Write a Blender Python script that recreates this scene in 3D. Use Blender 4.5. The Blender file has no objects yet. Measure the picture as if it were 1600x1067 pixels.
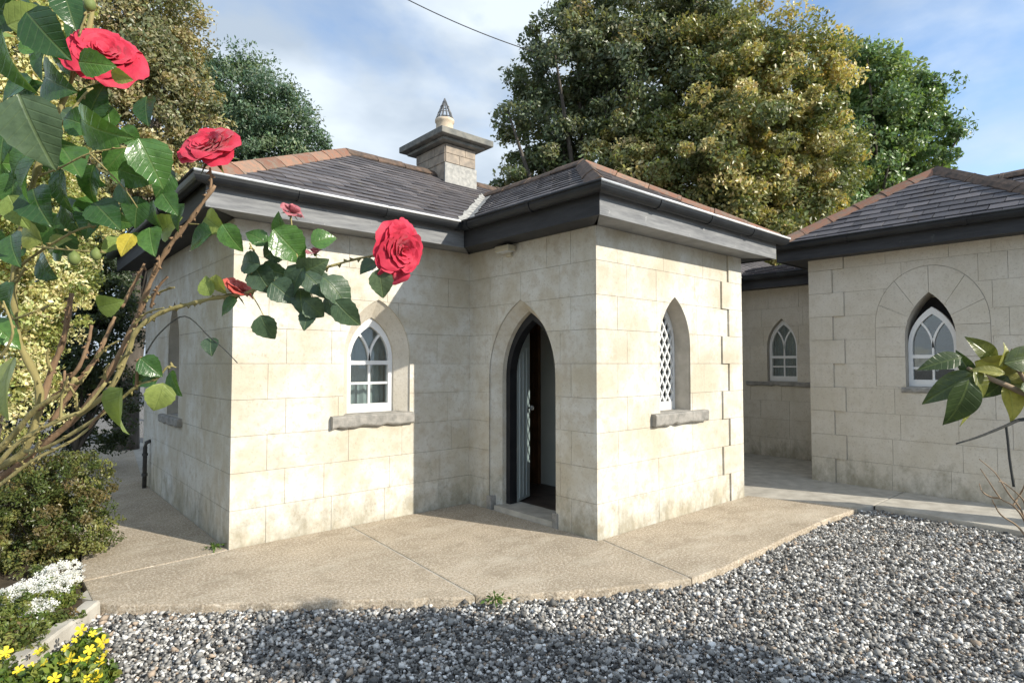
import bpy, bmesh, math, random
import numpy as np
from mathutils import Vector, Matrix, noise
from mathutils.geometry import delaunay_2d_cdt

scene = bpy.context.scene
COL = scene.collection
random.seed(7)
# ------------------------------------------------------------------ camera
# world axes follow the house: +X runs along the porch window wall, +Y runs back along the door wall
FPX, CX, CY, EYE = 923.0, 800.0, 533.5, 1.55
PITCH = math.atan(34.5 / FPX)
AZ = math.radians(48.7)
FW = Vector((math.cos(AZ) * math.cos(PITCH), math.sin(AZ) * math.cos(PITCH), math.sin(PITCH)))
RT = Vector((math.sin(AZ), -math.cos(AZ), 0))
UP = RT.cross(FW)
CAM = Vector((0, 0, EYE))
cd = bpy.data.cameras.new('camera')
cam = bpy.data.objects.new('camera', cd)
COL.objects.link(cam)
cd.sensor_width = 36
cd.lens = FPX / 1600 * 36
cd.clip_start, cd.clip_end = 0.05, 2000
m = Matrix((RT, UP, -FW)).transposed().to_4x4()
m.translation = CAM
cam.matrix_world = m
scene.camera = cam
# ------------------------------------------------------------------ sky and sun
SUN_EL = math.radians(28)
SH = Vector((0.36, -0.933, 0)).normalized()
SUN = Vector((SH.x * math.cos(SUN_EL), SH.y * math.cos(SUN_EL), math.sin(SUN_EL)))
world = bpy.data.worlds.new('World')
scene.world = world
world.use_nodes = True
wt = world.node_tree
for n_ in list(wt.nodes):
    wt.nodes.remove(n_)
def wn(t, **k):
    n = wt.nodes.new(t)
    for a, b in k.items():
        setattr(n, a, b)
    return n
wout = wn('ShaderNodeOutputWorld')
wbg = wn('ShaderNodeBackground')
wbg.inputs[1].default_value = 0.135
sky = wn('ShaderNodeTexSky')
sky.sky_type = 'NISHITA'
sky.sun_disc = False
sky.sun_elevation = SUN_EL
sky.sun_rotation = math.atan2(SUN.x, SUN.y)
sky.air_density = 1.0
sky.dust_density = 0.3
sky.ozone_density = 2.0
wtc = wn('ShaderNodeTexCoord')
wmap = wn('ShaderNodeMapping')
wmap.inputs['Location'].default_value = (0.32, 0.55, 0.2)
wmap.inputs['Scale'].default_value = (1.0, 1.0, 2.0)
wnz = wn('ShaderNodeTexNoise')
wnz.inputs['Scale'].default_value = 2.1
wnz.inputs['Detail'].default_value = 7
wnz.inputs['Roughness'].default_value = 0.52
wnz.inputs['Distortion'].default_value = 0.25
wr = wn('ShaderNodeValToRGB')
wr.color_ramp.elements[0].position = 0.37
wr.color_ramp.elements[0].color = (0.0, 0.0, 0.0, 1)
wr.color_ramp.elements[1].position = 0.53
wr.color_ramp.elements[1].color = (1, 1, 1, 1)
wnz2 = wn('ShaderNodeTexNoise')
wnz2.inputs['Scale'].default_value = 3.2
wnz2.inputs['Detail'].default_value = 5
wr2 = wn('ShaderNodeValToRGB')
wr2.color_ramp.elements[0].position = 0.38
wr2.color_ramp.elements[0].color = (2.05, 2.45, 2.95, 1)
wr2.color_ramp.elements[1].position = 0.62
wr2.color_ramp.elements[1].color = (3.4, 3.8, 4.2, 1)
wmix = wn('ShaderNodeMixRGB')
L = wt.links.new
L(wtc.outputs['Generated'], wmap.inputs[0])
L(wmap.outputs[0], wnz.inputs[0])
L(wmap.outputs[0], wnz2.inputs[0])
L(wnz.outputs[0], wr.inputs[0])
L(wnz2.outputs[0], wr2.inputs[0])
L(wr.outputs[0], wmix.inputs[0])
L(sky.outputs[0], wmix.inputs[1])
L(wr2.outputs[0], wmix.inputs[2])
L(wmix.outputs[0], wbg.inputs[0])
L(wbg.outputs[0], wout.inputs[0])
sl = bpy.data.lights.new('sun', 'SUN')
sl.energy = 3.15
sl.angle = math.radians(0.55)
sl.color = (1, 0.93, 0.80)
so = bpy.data.objects.new('sun', sl)
COL.objects.link(so)
so.rotation_euler = SUN.to_track_quat('Z', 'Y').to_euler()
so.location = SUN * 40
scene.view_settings.view_transform = 'Standard'
scene.view_settings.look = 'None'
scene.view_settings.exposure = 0.97
scene.view_settings.gamma = 1

# ------------------------------------------------------------------ helpers
Z = Vector((0, 0, 1))
def ray(x, y):
    return FW + RT * ((x - CX) / FPX) - UP * ((y - CY) / FPX)
def P(x, y, d):
    return CAM + ray(x, y) * d
def G(x, y, z=0.0):
    r = ray(x, y)
    return CAM + r * ((z - EYE) / r.z)

def mesh(name, verts, faces):
    me = bpy.data.meshes.new(name)
    me.from_pydata([tuple(v) for v in verts], [], [tuple(f) for f in faces])
    me.update()
    return me
def fixn(me):
    bm = bmesh.new(); bm.from_mesh(me)
    bmesh.ops.recalc_face_normals(bm, faces=bm.faces)
    bm.to_mesh(me); bm.free()
    return me
def put(name, me, mat, parent=None, mtx=None, smooth=False):
    o = bpy.data.objects.new(name, me)
    COL.objects.link(o)
    if mat and not me.materials:
        me.materials.append(mat)
    if smooth:
        me.polygons.foreach_set('use_smooth', [True] * len(me.polygons))
    if parent:
        o.parent = parent
        if parent.type == 'EMPTY':
            o.matrix_parent_inverse = parent.matrix_basis.inverted()
    if mtx is not None:
        o.matrix_basis = mtx
    return o
def obj(name, verts, faces, mat, parent=None, smooth=False, fix=True):
    me = mesh(name, verts, faces)
    if fix:
        fixn(me)
    return put(name, me, mat, parent, None, smooth)
def thing(name, label, cat, loc, group=None):
    o = bpy.data.objects.new(name, None)
    COL.objects.link(o)
    o.matrix_basis = Matrix.Translation(Vector(loc))
    o.empty_display_size = 0.2
    tag(o, label, cat, group)
    return o
def tag(o, label, cat, group=None):
    o['label'] = label
    o['category'] = cat
    if group:
        o['group'] = group
    return o
def struct(o):
    o['kind'] = 'structure'
    return o

def boxvf(x0, x1, y0, y1, z0, z1):
    v = [(x, y, z) for z in (z0, z1) for y in (y0, y1) for x in (x0, x1)]
    f = [(0, 2, 3, 1), (4, 5, 7, 6), (0, 1, 5, 4), (1, 3, 7, 5), (3, 2, 6, 7), (2, 0, 4, 6)]
    return v, f
def join(*vfs):
    V, Fc = [], []
    for v, f in vfs:
        o = len(V)
        V += list(v)
        Fc += [tuple(i + o for i in q) for q in f]
    return V, Fc
def bevel_obj(o, w, seg=2):
    b = o.modifiers.new('bevel', 'BEVEL')
    b.width = w; b.segments = seg; b.limit_method = 'ANGLE'
    return o

def tube(pts, rad, sides=8):
    pts = [Vector(p) for p in pts]
    if not isinstance(rad, (list, tuple)):
        rad = [rad] * len(pts)
    V, Fc = [], []
    ref = Vector((0.31, 0.17, 0.93))
    for i, p in enumerate(pts):
        t = (pts[min(i + 1, len(pts) - 1)] - pts[max(i - 1, 0)]).normalized()
        a = t.cross(ref)
        if a.length < 1e-3:
            a = t.cross(Vector((1, 0, 0)))
        a.normalize(); b = t.cross(a)
        for k in range(sides):
            q = 2 * math.pi * k / sides
            V.append(p + (a * math.cos(q) + b * math.sin(q)) * rad[i])
    n = len(pts)
    for i in range(n - 1):
        for k in range(sides):
            k2 = (k + 1) % sides
            Fc.append((i * sides + k, i * sides + k2, (i + 1) * sides + k2, (i + 1) * sides + k))
    Fc.append(tuple(range(sides - 1, -1, -1)))
    Fc.append(tuple((n - 1) * sides + k for k in range(sides)))
    return V, Fc
def smoothline(pts, per=5):
    pts = [Vector(p) for p in pts]
    out = []
    for i in range(len(pts) - 1):
        p0 = pts[max(i - 1, 0)]; p1 = pts[i]; p2 = pts[i + 1]; p3 = pts[min(i + 2, len(pts) - 1)]
        for k in range(per):
            t = k / per
            out.append(0.5 * ((2 * p1) + (p2 - p0) * t + (2 * p0 - 5 * p1 + 4 * p2 - p3) * t * t + (3 * p1 - p0 - 3 * p2 + p3) * t ** 3))
    out.append(pts[-1])
    return out
def lathe(prof, c, sides=20):
    V, Fc = [], []
    for r, z in prof:
        for k in range(sides):
            a = 2 * math.pi * k / sides
            V.append((c[0] + r * math.cos(a), c[1] + r * math.sin(a), c[2] + z))
    for i in range(len(prof) - 1):
        for k in range(sides):
            k2 = (k + 1) % sides
            Fc.append((i * sides + k, i * sides + k2, (i + 1) * sides + k2, (i + 1) * sides + k))
    Fc.append(tuple(range(sides - 1, -1, -1)))
    Fc.append(tuple((len(prof) - 1) * sides + k for k in range(sides)))
    return V, Fc

# 2-D regions (s along the wall, z up): outer polygon minus holes, triangulated
def region(outer, holes=()):
    V, Fs = [], []
    for poly in [outer] + list(holes):
        if sum(poly[i][0] * poly[i - 1][1] - poly[i - 1][0] * poly[i][1] for i in range(len(poly))) > 0:
            poly = list(reversed(poly))          # the triangulation wants counter-clockwise faces
        Fs.append(list(range(len(V), len(V) + len(poly))))
        V += [Vector(p) for p in poly]
    r = delaunay_2d_cdt(V, [], Fs, 0, 1e-5)
    ov, of, src = r[0], r[2], r[5]
    tris = [f for f, s in zip(of, src) if 0 in s and not any(k in s for k in range(1, len(Fs)))]
    used = sorted({i for f in tris for i in f})
    mp = {i: k for k, i in enumerate(used)}
    return [ov[i] for i in used], [tuple(mp[i] for i in f) for f in tris]
def clip_convex(poly, clip):
    out = [Vector(p) for p in poly]
    n = len(clip)
    area = sum(clip[i][0] * clip[(i + 1) % n][1] - clip[(i + 1) % n][0] * clip[i][1] for i in range(n))
    sg = 1 if area > 0 else -1
    for i in range(n):
        a, b = Vector(clip[i]), Vector(clip[(i + 1) % n])
        inp, out = out, []
        def side(p):
            return sg * ((b.x - a.x) * (p.y - a.y) - (b.y - a.y) * (p.x - a.x))
        for k in range(len(inp)):
            p, q = inp[k], inp[(k + 1) % len(inp)]
            sp, sq = side(p), side(q)
            if sp >= 0:
                out.append(p)
            if (sp >= 0) != (sq >= 0):
                out.append(p + (q - p) * (sp / (sp - sq)))
        if len(out) < 3:
            return []
    return out

def islands(reg):
    v2, tr = reg
    par = list(range(len(v2)))
    def find(i):
        while par[i] != i:
            i = par[i]
        return i
    for f in tr:
        for i in f[1:]:
            par[find(i)] = find(f[0])
    gs = {}
    for f in tr:
        gs.setdefault(find(f[0]), []).append(f)
    out = []
    for fs in gs.values():
        us = sorted({i for f in fs for i in f})
        mp = {i: k for k, i in enumerate(us)}
        out.append(([v2[i] for i in us], [tuple(mp[i] for i in f) for f in fs]))
    return out
class Wall:
    """plane of a wall: s runs along ax, z up, d out along n from the face"""
    def __init__(self, o, ax, n):
        self.o, self.ax, self.n = Vector(o), Vector(ax), Vector(n)
    def p(self, s, z, d):
        return self.o + self.ax * s + Z * z + self.n * d
    def ext(self, reg, d0, d1):
        v2, tr = reg
        n = len(v2)
        V = [self.p(a[0], a[1], d0) for a in v2] + [self.p(a[0], a[1], d1) for a in v2]
        Fc = [tuple(f) for f in tr] + [tuple(i + n for i in reversed(f)) for f in tr]
        cnt = {}
        for f in tr:
            for a, b in zip(f, f[1:] + f[:1]):
                k = (min(a, b), max(a, b))
                cnt.setdefault(k, []).append((a, b))
        for k, l in cnt.items():
            if len(l) == 1:
                a, b = l[0]
                Fc.append((b, a, a + n, b + n))
        return V, Fc

def lancet(c, w, z0, zs, za, n=9):
    """pointed arch: half width w, base z0, springing zs, apex za"""
    h = za - zs
    r = (w * w + h * h) / (2 * w)
    a1 = math.atan2(h, r - w)
    pts = [(c - w, z0), (c + w, z0)]
    for i in range(n + 1):
        a = a1 * i / n
        pts.append((c + w - r + r * math.cos(a), zs + r * math.sin(a)))
    for i in range(n - 1, -1, -1):
        a = a1 * i / n
        pts.append((c - w + r - r * math.cos(a), zs + r * math.sin(a)))
    return pts
def rect(a, b, c, d):
    return [(a, c), (b, c), (b, d), (a, d)]

# ------------------------------------------------------------------ materials
class M:
    def __init__(self, name):
        self.m = bpy.data.materials.new(name)
        self.m.use_nodes = True
        self.t = self.m.node_tree
        self.b = self.t.nodes['Principled BSDF']
        self.out = self.t.nodes['Material Output']
    def n(self, t, ins=None, **k):
        q = self.t.nodes.new(t)
        for a, b in k.items():
            setattr(q, a, b)
        for a, b in (ins or {}).items():
            q.inputs[a].default_value = b
        return q
    def l(self, a, b):
        self.t.links.new(a, b)
    def pos(self):
        return self.n('ShaderNodeNewGeometry').outputs['Position']
    def objc(self):
        return self.n('ShaderNodeTexCoord').outputs['Object']
    def noise(self, vec, scale, detail=4, rough=0.55, stretch=None):
        q = self.n('ShaderNodeTexNoise', {'Scale': scale, 'Detail': detail, 'Roughness': rough})
        if stretch:
            mp = self.n('ShaderNodeMapping')
            mp.inputs['Scale'].default_value = stretch
            self.l(vec, mp.inputs[0]); vec = mp.outputs[0]
        self.l(vec, q.inputs['Vector'])
        return q.outputs['Fac']
    def ramp(self, fac, *stops):
        q = self.n('ShaderNodeValToRGB')
        e = q.color_ramp.elements
        while len(e) < len(stops):
            e.new(0.5)
        for i, (p, c) in enumerate(stops):
            e[i].position = p
            c = (c, c, c) if isinstance(c, (int, float)) else c
            e[i].color = (c[0], c[1], c[2], 1)
        self.l(fac, q.inputs[0])
        return q.outputs[0]
    def mix(self, fac, a, b, mode='MIX'):
        q = self.n('ShaderNodeMixRGB', blend_type=mode)
        for i, x in enumerate((fac, a, b)):
            if hasattr(x, 'links'):
                self.l(x, q.inputs[i])
            elif isinstance(x, (int, float)):
                q.inputs[i].default_value = x if i == 0 else (x, x, x, 1)
            else:
                q.inputs[i].default_value = (*x, 1)
        return q.outputs[0]
    def math(self, op, a, b=0.0):
        q = self.n('ShaderNodeMath', operation=op)
        for i, x in enumerate((a, b)):
            if hasattr(x, 'links'):
                self.l(x, q.inputs[i])
            else:
                q.inputs[i].default_value = x
        return q.outputs[0]
    def bump(self, h, strength=0.3, dist=0.01):
        q = self.n('ShaderNodeBump', {'Strength': strength, 'Distance': dist})
        self.l(h, q.inputs['Height'])
        self.l(q.outputs[0], self.b.inputs['Normal'])
    def base(self, c):
        if hasattr(c, 'links'):
            self.l(c, self.b.inputs['Base Color'])
        else:
            self.b.inputs['Base Color'].default_value = (*c, 1)
    def rough(self, r):
        if hasattr(r, 'links'):
            self.l(r, self.b.inputs['Roughness'])
        else:
            self.b.inputs['Roughness'].default_value = r
    def rnd(self):
        a = self.n('ShaderNodeObjectInfo').outputs['Random']
        b = self.n('ShaderNodeNewGeometry').outputs['Random Per Island']
        return self.math('FRACT', self.math('ADD', a, b))

def simple(name, c1, c2=None, scale=6, rough=0.7, bump=0.15, bdist=0.004, bscale=40, obj_space=False, spec=0.3):
    k = M(name)
    v = k.objc() if obj_space else k.pos()
    if c2:
        k.base(k.ramp(k.noise(v, scale), (0.32, c1), (0.68, c2)))
    else:
        k.base(c1)
    k.rough(rough)
    k.b.inputs['Specular IOR Level'].default_value = spec
    if bump:
        k.bump(k.noise(v, bscale, 3), bump, bdist)
    return k.m

# limewashed lined-out render: cream, mottled, speckled, splashed with algae low down
def wall_mat(name, tint=(0.655, 0.64, 0.59), stain=1.0):
    k = M(name)
    v = k.pos()
    big = k.noise(v, 1.7, 5, 0.6)
    c = k.mix(k.ramp(big, (0.40, 0.0), (0.62, 0.85 * stain)), tint, (0.50, 0.445, 0.34))
    mid = k.noise(v, 9, 5, 0.65)
    c = k.mix(k.ramp(mid, (0.48, 0.0), (0.66, 0.60 * stain)), c, (0.47, 0.405, 0.31))
    sp = k.noise(v, 42, 4, 0.75)
    c = k.mix(k.ramp(sp, (0.55, 0.0), (0.70, 0.6)), c, (0.33, 0.28, 0.215))
    streak = k.noise(v, 5, 4, 0.6, (2.6, 2.6, 0.22))
    c = k.mix(k.ramp(streak, (0.56, 0.0), (0.78, 0.30)), c, (0.42, 0.39, 0.33))
    sx = k.n('ShaderNodeSeparateXYZ')
    k.l(v, sx.inputs[0])
    hz = k.n('ShaderNodeMapRange', {'From Min': 0.0, 'From Max': 0.75, 'To Min': 0.42, 'To Max': 0.0})
    k.l(sx.outputs[2], hz.inputs[0])
    st = k.math('ADD', k.noise(v, 7, 6, 0.7, (1, 1, 0.6)), hz.outputs[0])
    c = k.mix(k.ramp(st, (0.74, 0.0), (1.0, 0.6)), c, (0.20, 0.18, 0.12))
    oi = k.n('ShaderNodeObjectInfo').outputs['Random']
    c = k.mix(1.0, c, k.ramp(oi, (0.0, (0.965, 0.965, 0.96)), (1.0, (1.02, 1.02, 1.01))), 'MULTIPLY')
    k.base(c)
    k.rough(0.88)
    k.b.inputs['Specular IOR Level'].default_value = 0.2
    h = k.math('ADD', k.noise(v, 55, 4, 0.7), k.math('MULTIPLY', mid, 0.8))
    k.bump(h, 0.35, 0.006)
    return k.m
MAT = {}
MAT['wall'] = wall_mat('limewashed_render')
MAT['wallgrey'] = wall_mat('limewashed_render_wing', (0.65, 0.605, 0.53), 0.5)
MAT['joint'] = simple('render_core', (0.40, 0.365, 0.31), (0.52, 0.48, 0.42), 8, 0.9)
MAT['inside'] = simple('inner_plaster', (0.50, 0.54, 0.50), (0.56, 0.58, 0.54), 3, 0.8, 0.05)
MAT['sill'] = simple('sill_limestone', (0.20, 0.195, 0.18), (0.36, 0.34, 0.31), 14, 0.85, 0.5, 0.008, 45)
MAT['white'] = simple('white_gloss_paint', (0.74, 0.74, 0.73), (0.80, 0.80, 0.79), 8, 0.35, 0.05, 0.002, 60, spec=0.5)
MAT['black'] = simple('black_paint', (0.012, 0.013, 0.016), (0.022, 0.023, 0.027), 8, 0.45, 0.1, 0.002, 50)
MAT['gutter'] = simple('gutter_black', (0.012, 0.013, 0.016), (0.022, 0.025, 0.028), 5, 0.42, 0.08, 0.002, 30)
MAT['rim'] = simple('gutter_worn_lip', (0.60, 0.62, 0.64), (0.78, 0.79, 0.80), 9, 0.4, 0.05)  # sunlit edge put into the lip colour; other lips stay gutter black
MAT['pipe'] = simple('cast_iron_pipe', (0.05, 0.05, 0.05), (0.10, 0.09, 0.08), 10, 0.6, 0.2)

def board_mat(name, a, b, peel):
    k = M(name)
    v = k.pos()
    g = k.noise(v, 3.0, 5, 0.65, (1, 1, 9))
    c = k.ramp(g, (0.35, a), (0.65, b))
    pl = k.noise(v, 11, 5, 0.7)
    c = k.mix(k.ramp(pl, (0.64, 0.0), (0.72, 0.8)), c, peel)
    k.base(c); k.rough(0.7)
    k.bump(g, 0.3, 0.004)
    return k.m
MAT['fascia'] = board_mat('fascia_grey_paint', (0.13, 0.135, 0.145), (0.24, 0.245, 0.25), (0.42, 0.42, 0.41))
MAT['fascia_dark'] = board_mat('fascia_black_paint', (0.018, 0.019, 0.022), (0.035, 0.036, 0.04), (0.07, 0.07, 0.07))  # near-black version of the fascia boards, picked per eave
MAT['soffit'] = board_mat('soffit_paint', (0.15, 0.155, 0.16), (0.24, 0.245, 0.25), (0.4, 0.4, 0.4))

def slate_mat():
    k = M('roof_slate')
    v = k.pos()
    r = k.rnd()
    c = k.ramp(r, (0.0, (0.060, 0.055, 0.060)), (0.5, (0.098, 0.090, 0.096)), (1.0, (0.150, 0.135, 0.138)))
    lich = k.noise(v, 14, 5, 0.7)
    c = k.mix(k.ramp(lich, (0.60, 0.0), (0.70, 0.55)), c, (0.20, 0.19, 0.15))
    moss = k.noise(v, 3.2, 4, 0.6)
    c = k.mix(k.ramp(moss, (0.56, 0.0), (0.75, 0.45)), c, (0.10, 0.072, 0.048))
    k.base(c)
    k.rough(k.ramp(k.noise(v, 20), (0.3, 0.45), (0.7, 0.75)))
    k.bump(k.noise(v, 60, 4, 0.7), 0.3, 0.004)
    return k.m
MAT['slate'] = slate_mat()
MAT['felt'] = simple('roof_underlay', (0.025, 0.024, 0.025), (0.045, 0.042, 0.042), 9, 0.9)
def terracotta():
    k = M('terracotta_tile')
    v = k.pos()
    c = k.ramp(k.rnd(), (0.0, (0.19, 0.092, 0.060)), (0.6, (0.27, 0.125, 0.078)), (1.0, (0.32, 0.185, 0.125)))
    c = k.mix(k.ramp(k.noise(v, 13, 5, 0.7), (0.44, 0.0), (0.62, 0.8)), c, (0.19, 0.16, 0.125))
    c = k.mix(k.ramp(k.noise(v, 30, 4, 0.7), (0.60, 0.0), (0.72, 0.6)), c, (0.10, 0.07, 0.05))
    k.base(c); k.rough(0.85)
    k.bump(k.noise(v, 50, 4), 0.4, 0.005)
    return k.m
MAT['terra'] = terracotta()
MAT['ridge_dark'] = simple('weathered_ridge_tile', (0.075, 0.06, 0.05), (0.17, 0.115, 0.085), 12, 0.85, 0.4, 0.005, 45)
MAT['lead'] = simple('lead_and_mortar', (0.26, 0.26, 0.25), (0.44, 0.43, 0.40), 18, 0.7, 0.5, 0.006, 45)
MAT['stack'] = simple('stack_render', (0.24, 0.21, 0.18), (0.42, 0.35, 0.28), 9, 0.9, 0.4, 0.006, 40)
MAT['capstone'] = simple('cap_stone', (0.13, 0.135, 0.13), (0.26, 0.25, 0.22), 9, 0.9, 0.4, 0.006, 40)
MAT['pot'] = simple('buff_clay', (0.50, 0.40, 0.29), (0.66, 0.56, 0.43), 10, 0.8, 0.2, 0.004, 40)
MAT['steel'] = simple('dull_steel', (0.10, 0.11, 0.12), (0.2, 0.2, 0.2), 10, 0.5, 0)
MAT['door'] = simple('pale_blue_door_paint', (0.44, 0.50, 0.52), (0.50, 0.56, 0.57), 4, 0.45, 0.05)
MAT['wood'] = simple('brown_wood', (0.07, 0.035, 0.016), (0.13, 0.065, 0.03), 5, 0.5, 0.15)
MAT['tilefloor'] = simple('dark_floor_tile', (0.05, 0.035, 0.03), (0.10, 0.075, 0.06), 7, 0.5, 0.1)
MAT['curtain'] = simple('net_curtain', (0.50, 0.52, 0.52), (0.62, 0.63, 0.62), 6, 0.9, 0.2, 0.01, 12)
MAT['lampbody'] = simple('cream_lamp_housing', (0.44, 0.40, 0.30), (0.52, 0.48, 0.38), 12, 0.5, 0.1)

def glass():
    k = M('window_glass')
    t = k.t
    t.nodes.remove(k.b)
    tr = k.n('ShaderNodeBsdfTransparent'); tr.inputs[0].default_value = (0.80, 0.86, 0.86, 1)
    gl = k.n('ShaderNodeBsdfGlossy'); gl.inputs['Roughness'].default_value = 0.02
    fr = k.n('ShaderNodeFresnel', {'IOR': 1.6})
    bp = k.n('ShaderNodeBump', {'Strength': 0.08, 'Distance': 0.02})
    k.l(k.noise(k.pos(), 5, 2), bp.inputs['Height'])
    k.l(bp.outputs[0], gl.inputs['Normal'])
    f2 = k.math('ADD', fr.outputs[0], 0.06)
    mx = k.n('ShaderNodeMixShader')
    k.l(f2, mx.inputs[0]); k.l(tr.outputs[0], mx.inputs[1]); k.l(gl.outputs[0], mx.inputs[2])
    k.l(mx.outputs[0], k.out.inputs[0])
    return k.m
MAT['glass'] = glass()

def concrete():
    k = M('old_concrete')
    v = k.pos()
    c = k.ramp(k.noise(v, 1.3, 5, 0.6), (0.30, (0.37, 0.305, 0.225)), (0.70, (0.55, 0.46, 0.35)))
    c = k.mix(k.ramp(k.noise(v, 70, 4, 0.85), (0.47, 0.0), (0.60, 0.85)), c, (0.20, 0.16, 0.12))
    c = k.mix(k.ramp(k.noise(v, 48, 4, 0.85, (1.1, 0.9, 1)), (0.50, 0.0), (0.62, 0.85)), c, (0.70, 0.63, 0.52))
    c = k.mix(k.ramp(k.noise(v, 4, 6, 0.7), (0.50, 0.0), (0.68, 0.5)), c, (0.25, 0.205, 0.145))
    c = k.mix(k.ramp(k.noise(v, 0.9, 6, 0.75, (1.0, 2.2, 1)), (0.52, 0.0), (0.66, 0.45)), c, (0.62, 0.56, 0.46))
    k.base(c); k.rough(0.9)
    k.b.inputs['Specular IOR Level'].default_value = 0.2
    k.bump(k.noise(v, 65, 4, 0.8), 0.7, 0.010)
    return k.m
MAT['concrete'] = concrete()
MAT['concrete_grey'] = simple('grey_concrete', (0.36, 0.335, 0.29), (0.52, 0.49, 0.43), 6, 0.9, 0.4, 0.005, 70)
MAT['dirt'] = simple('dirt', (0.045, 0.034, 0.022), (0.085, 0.065, 0.042), 14, 0.95, 0.3, 0.008, 60)
def gravel_bed():
    k = M('gravel_bed')
    v = k.pos()
    q = k.n('ShaderNodeTexVoronoi', {'Scale': 48.0})
    k.l(v, q.inputs['Vector'])
    c = k.ramp(q.outputs['Color'], (0.0, (0.05, 0.045, 0.04)), (0.5, (0.15, 0.14, 0.13)), (1.0, (0.34, 0.33, 0.31)))
    k.base(c); k.rough(0.9)
    k.bump(k.math('SUBTRACT', 1.0, q.outputs['Distance']), 0.6, 0.02)
    return k.m
MAT['gravelbed'] = gravel_bed()
def attr_mat(name, rough=0.6, trans=0.0, spec=0.4):
    k = M(name)
    a = k.n('ShaderNodeAttribute', attribute_name='col')
    k.base(a.outputs['Color']); k.rough(rough)
    k.b.inputs['Specular IOR Level'].default_value = spec
    if trans:
        tl = k.n('ShaderNodeBsdfTranslucent')
        bright = k.mix(1.0, a.outputs['Color'], (1.25, 1.2, 0.55), 'MULTIPLY')
        k.l(bright, tl.inputs[0])
        mx = k.n('ShaderNodeMixShader', {0: trans})
        k.l(k.b.outputs[0], mx.inputs[1]); k.l(tl.outputs[0], mx.inputs[2])
        k.l(mx.outputs[0], k.out.inputs[0])
    return k.m
MAT['stones'] = attr_mat('gravel_stone', 0.8, 0, 0.3)
MAT['leaf'] = attr_mat('tree_leaf', 0.38, 0.33, 0.55)
MAT['petalsmall'] = attr_mat('small_petal', 0.7, 0.25, 0.2)
def bark(name, a, b):
    k = M(name)
    v = k.pos()
    n = k.noise(v, 9, 5, 0.65, (1, 1, 0.3))
    k.base(k.ramp(n, (0.3, a), (0.7, b))); k.rough(0.9)
    k.bump(n, 0.6, 0.02)
    return k.m
MAT['bark'] = bark('tree_bark', (0.05, 0.042, 0.034), (0.14, 0.12, 0.10))
MAT['cane'] = bark('rose_cane', (0.20, 0.17, 0.06), (0.40, 0.34, 0.15))
MAT['cane_brown'] = bark('rose_cane_old', (0.15, 0.085, 0.045), (0.33, 0.22, 0.13))
MAT['twig'] = bark('dry_twig', (0.16, 0.11, 0.07), (0.34, 0.26, 0.18))
MAT['twig_dark'] = bark('dark_twig', (0.025, 0.028, 0.026), (0.06, 0.06, 0.055))

def leaf_mat(name, ca, cb, yellow=(0.30, 0.30, 0.05), rough=0.32, vscale=1.0):
    k = M(name)
    o = k.objc()
    r = k.n('ShaderNodeObjectInfo').outputs['Random']
    c = k.ramp(r, (0.0, ca), (0.85, cb), (1.0, yellow))
    sx = k.n('ShaderNodeSeparateXYZ'); k.l(o, sx.inputs[0])
    ax = k.math('ABSOLUTE', sx.outputs[0])
    # side veins sweep forward from the midrib
    w = k.math('SINE', k.math('MULTIPLY', k.math('SUBTRACT', sx.outputs[1], k.math('MULTIPLY', ax, 0.8)), 44.0 * vscale))
    vein = k.ramp(w, (0.80, 0.0), (1.0, 1.0))
    rib = k.ramp(ax, (0.008, 1.0), (0.022, 0.0))
    vv = k.math('MAXIMUM', k.math('MULTIPLY', vein, 0.35), rib)
    c = k.mix(k.math('MULTIPLY', vv, 0.28), c, (0.22, 0.28, 0.10))
    c = k.mix(k.ramp(k.noise(o, 7, 4), (0.45, 0.0), (0.75, 0.5)), c, tuple(x * 0.55 for x in ca))
    k.base(c); k.rough(rough)
    k.b.inputs['Specular IOR Level'].default_value = 0.5
    k.bump(k.math('SUBTRACT', k.math('MULTIPLY', k.noise(o, 9, 3), 0.6), vv), 0.35, 0.004)
    tl = k.n('ShaderNodeBsdfTranslucent')
    k.l(k.mix(1.0, c, (1.5, 1.45, 0.5), 'MULTIPLY'), tl.inputs[0])
    mx = k.n('ShaderNodeMixShader', {0: 0.25})
    k.l(k.b.outputs[0], mx.inputs[1]); k.l(tl.outputs[0], mx.inputs[2])
    k.l(mx.outputs[0], k.out.inputs[0])
    return k.m
MAT['roseleaf'] = leaf_mat('rose_leaf', (0.032, 0.085, 0.026), (0.085, 0.19, 0.045), (0.10, 0.21, 0.05), 0.25)
MAT['roseleaf_grey'] = leaf_mat('rose_leaf_greyed', (0.045, 0.085, 0.05), (0.075, 0.125, 0.07), (0.1, 0.15, 0.08), 0.4)
MAT['roseleaf_pale'] = leaf_mat('rose_leaf_pale', (0.20, 0.28, 0.07), (0.34, 0.38, 0.12), (0.42, 0.42, 0.14), 0.45)
MAT['roseleaf_yellow'] = leaf_mat('rose_leaf_yellow', (0.55, 0.42, 0.03), (0.6, 0.48, 0.05), (0.6, 0.5, 0.1), 0.5)
MAT['shrubleaf'] = leaf_mat('broad_leaf', (0.035, 0.062, 0.02), (0.07, 0.10, 0.03), (0.16, 0.17, 0.035), 0.35)
MAT['shrubleaf_yellow'] = leaf_mat('broad_leaf_yellow', (0.26, 0.27, 0.06), (0.36, 0.34, 0.09), (0.4, 0.38, 0.1), 0.4)
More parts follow.
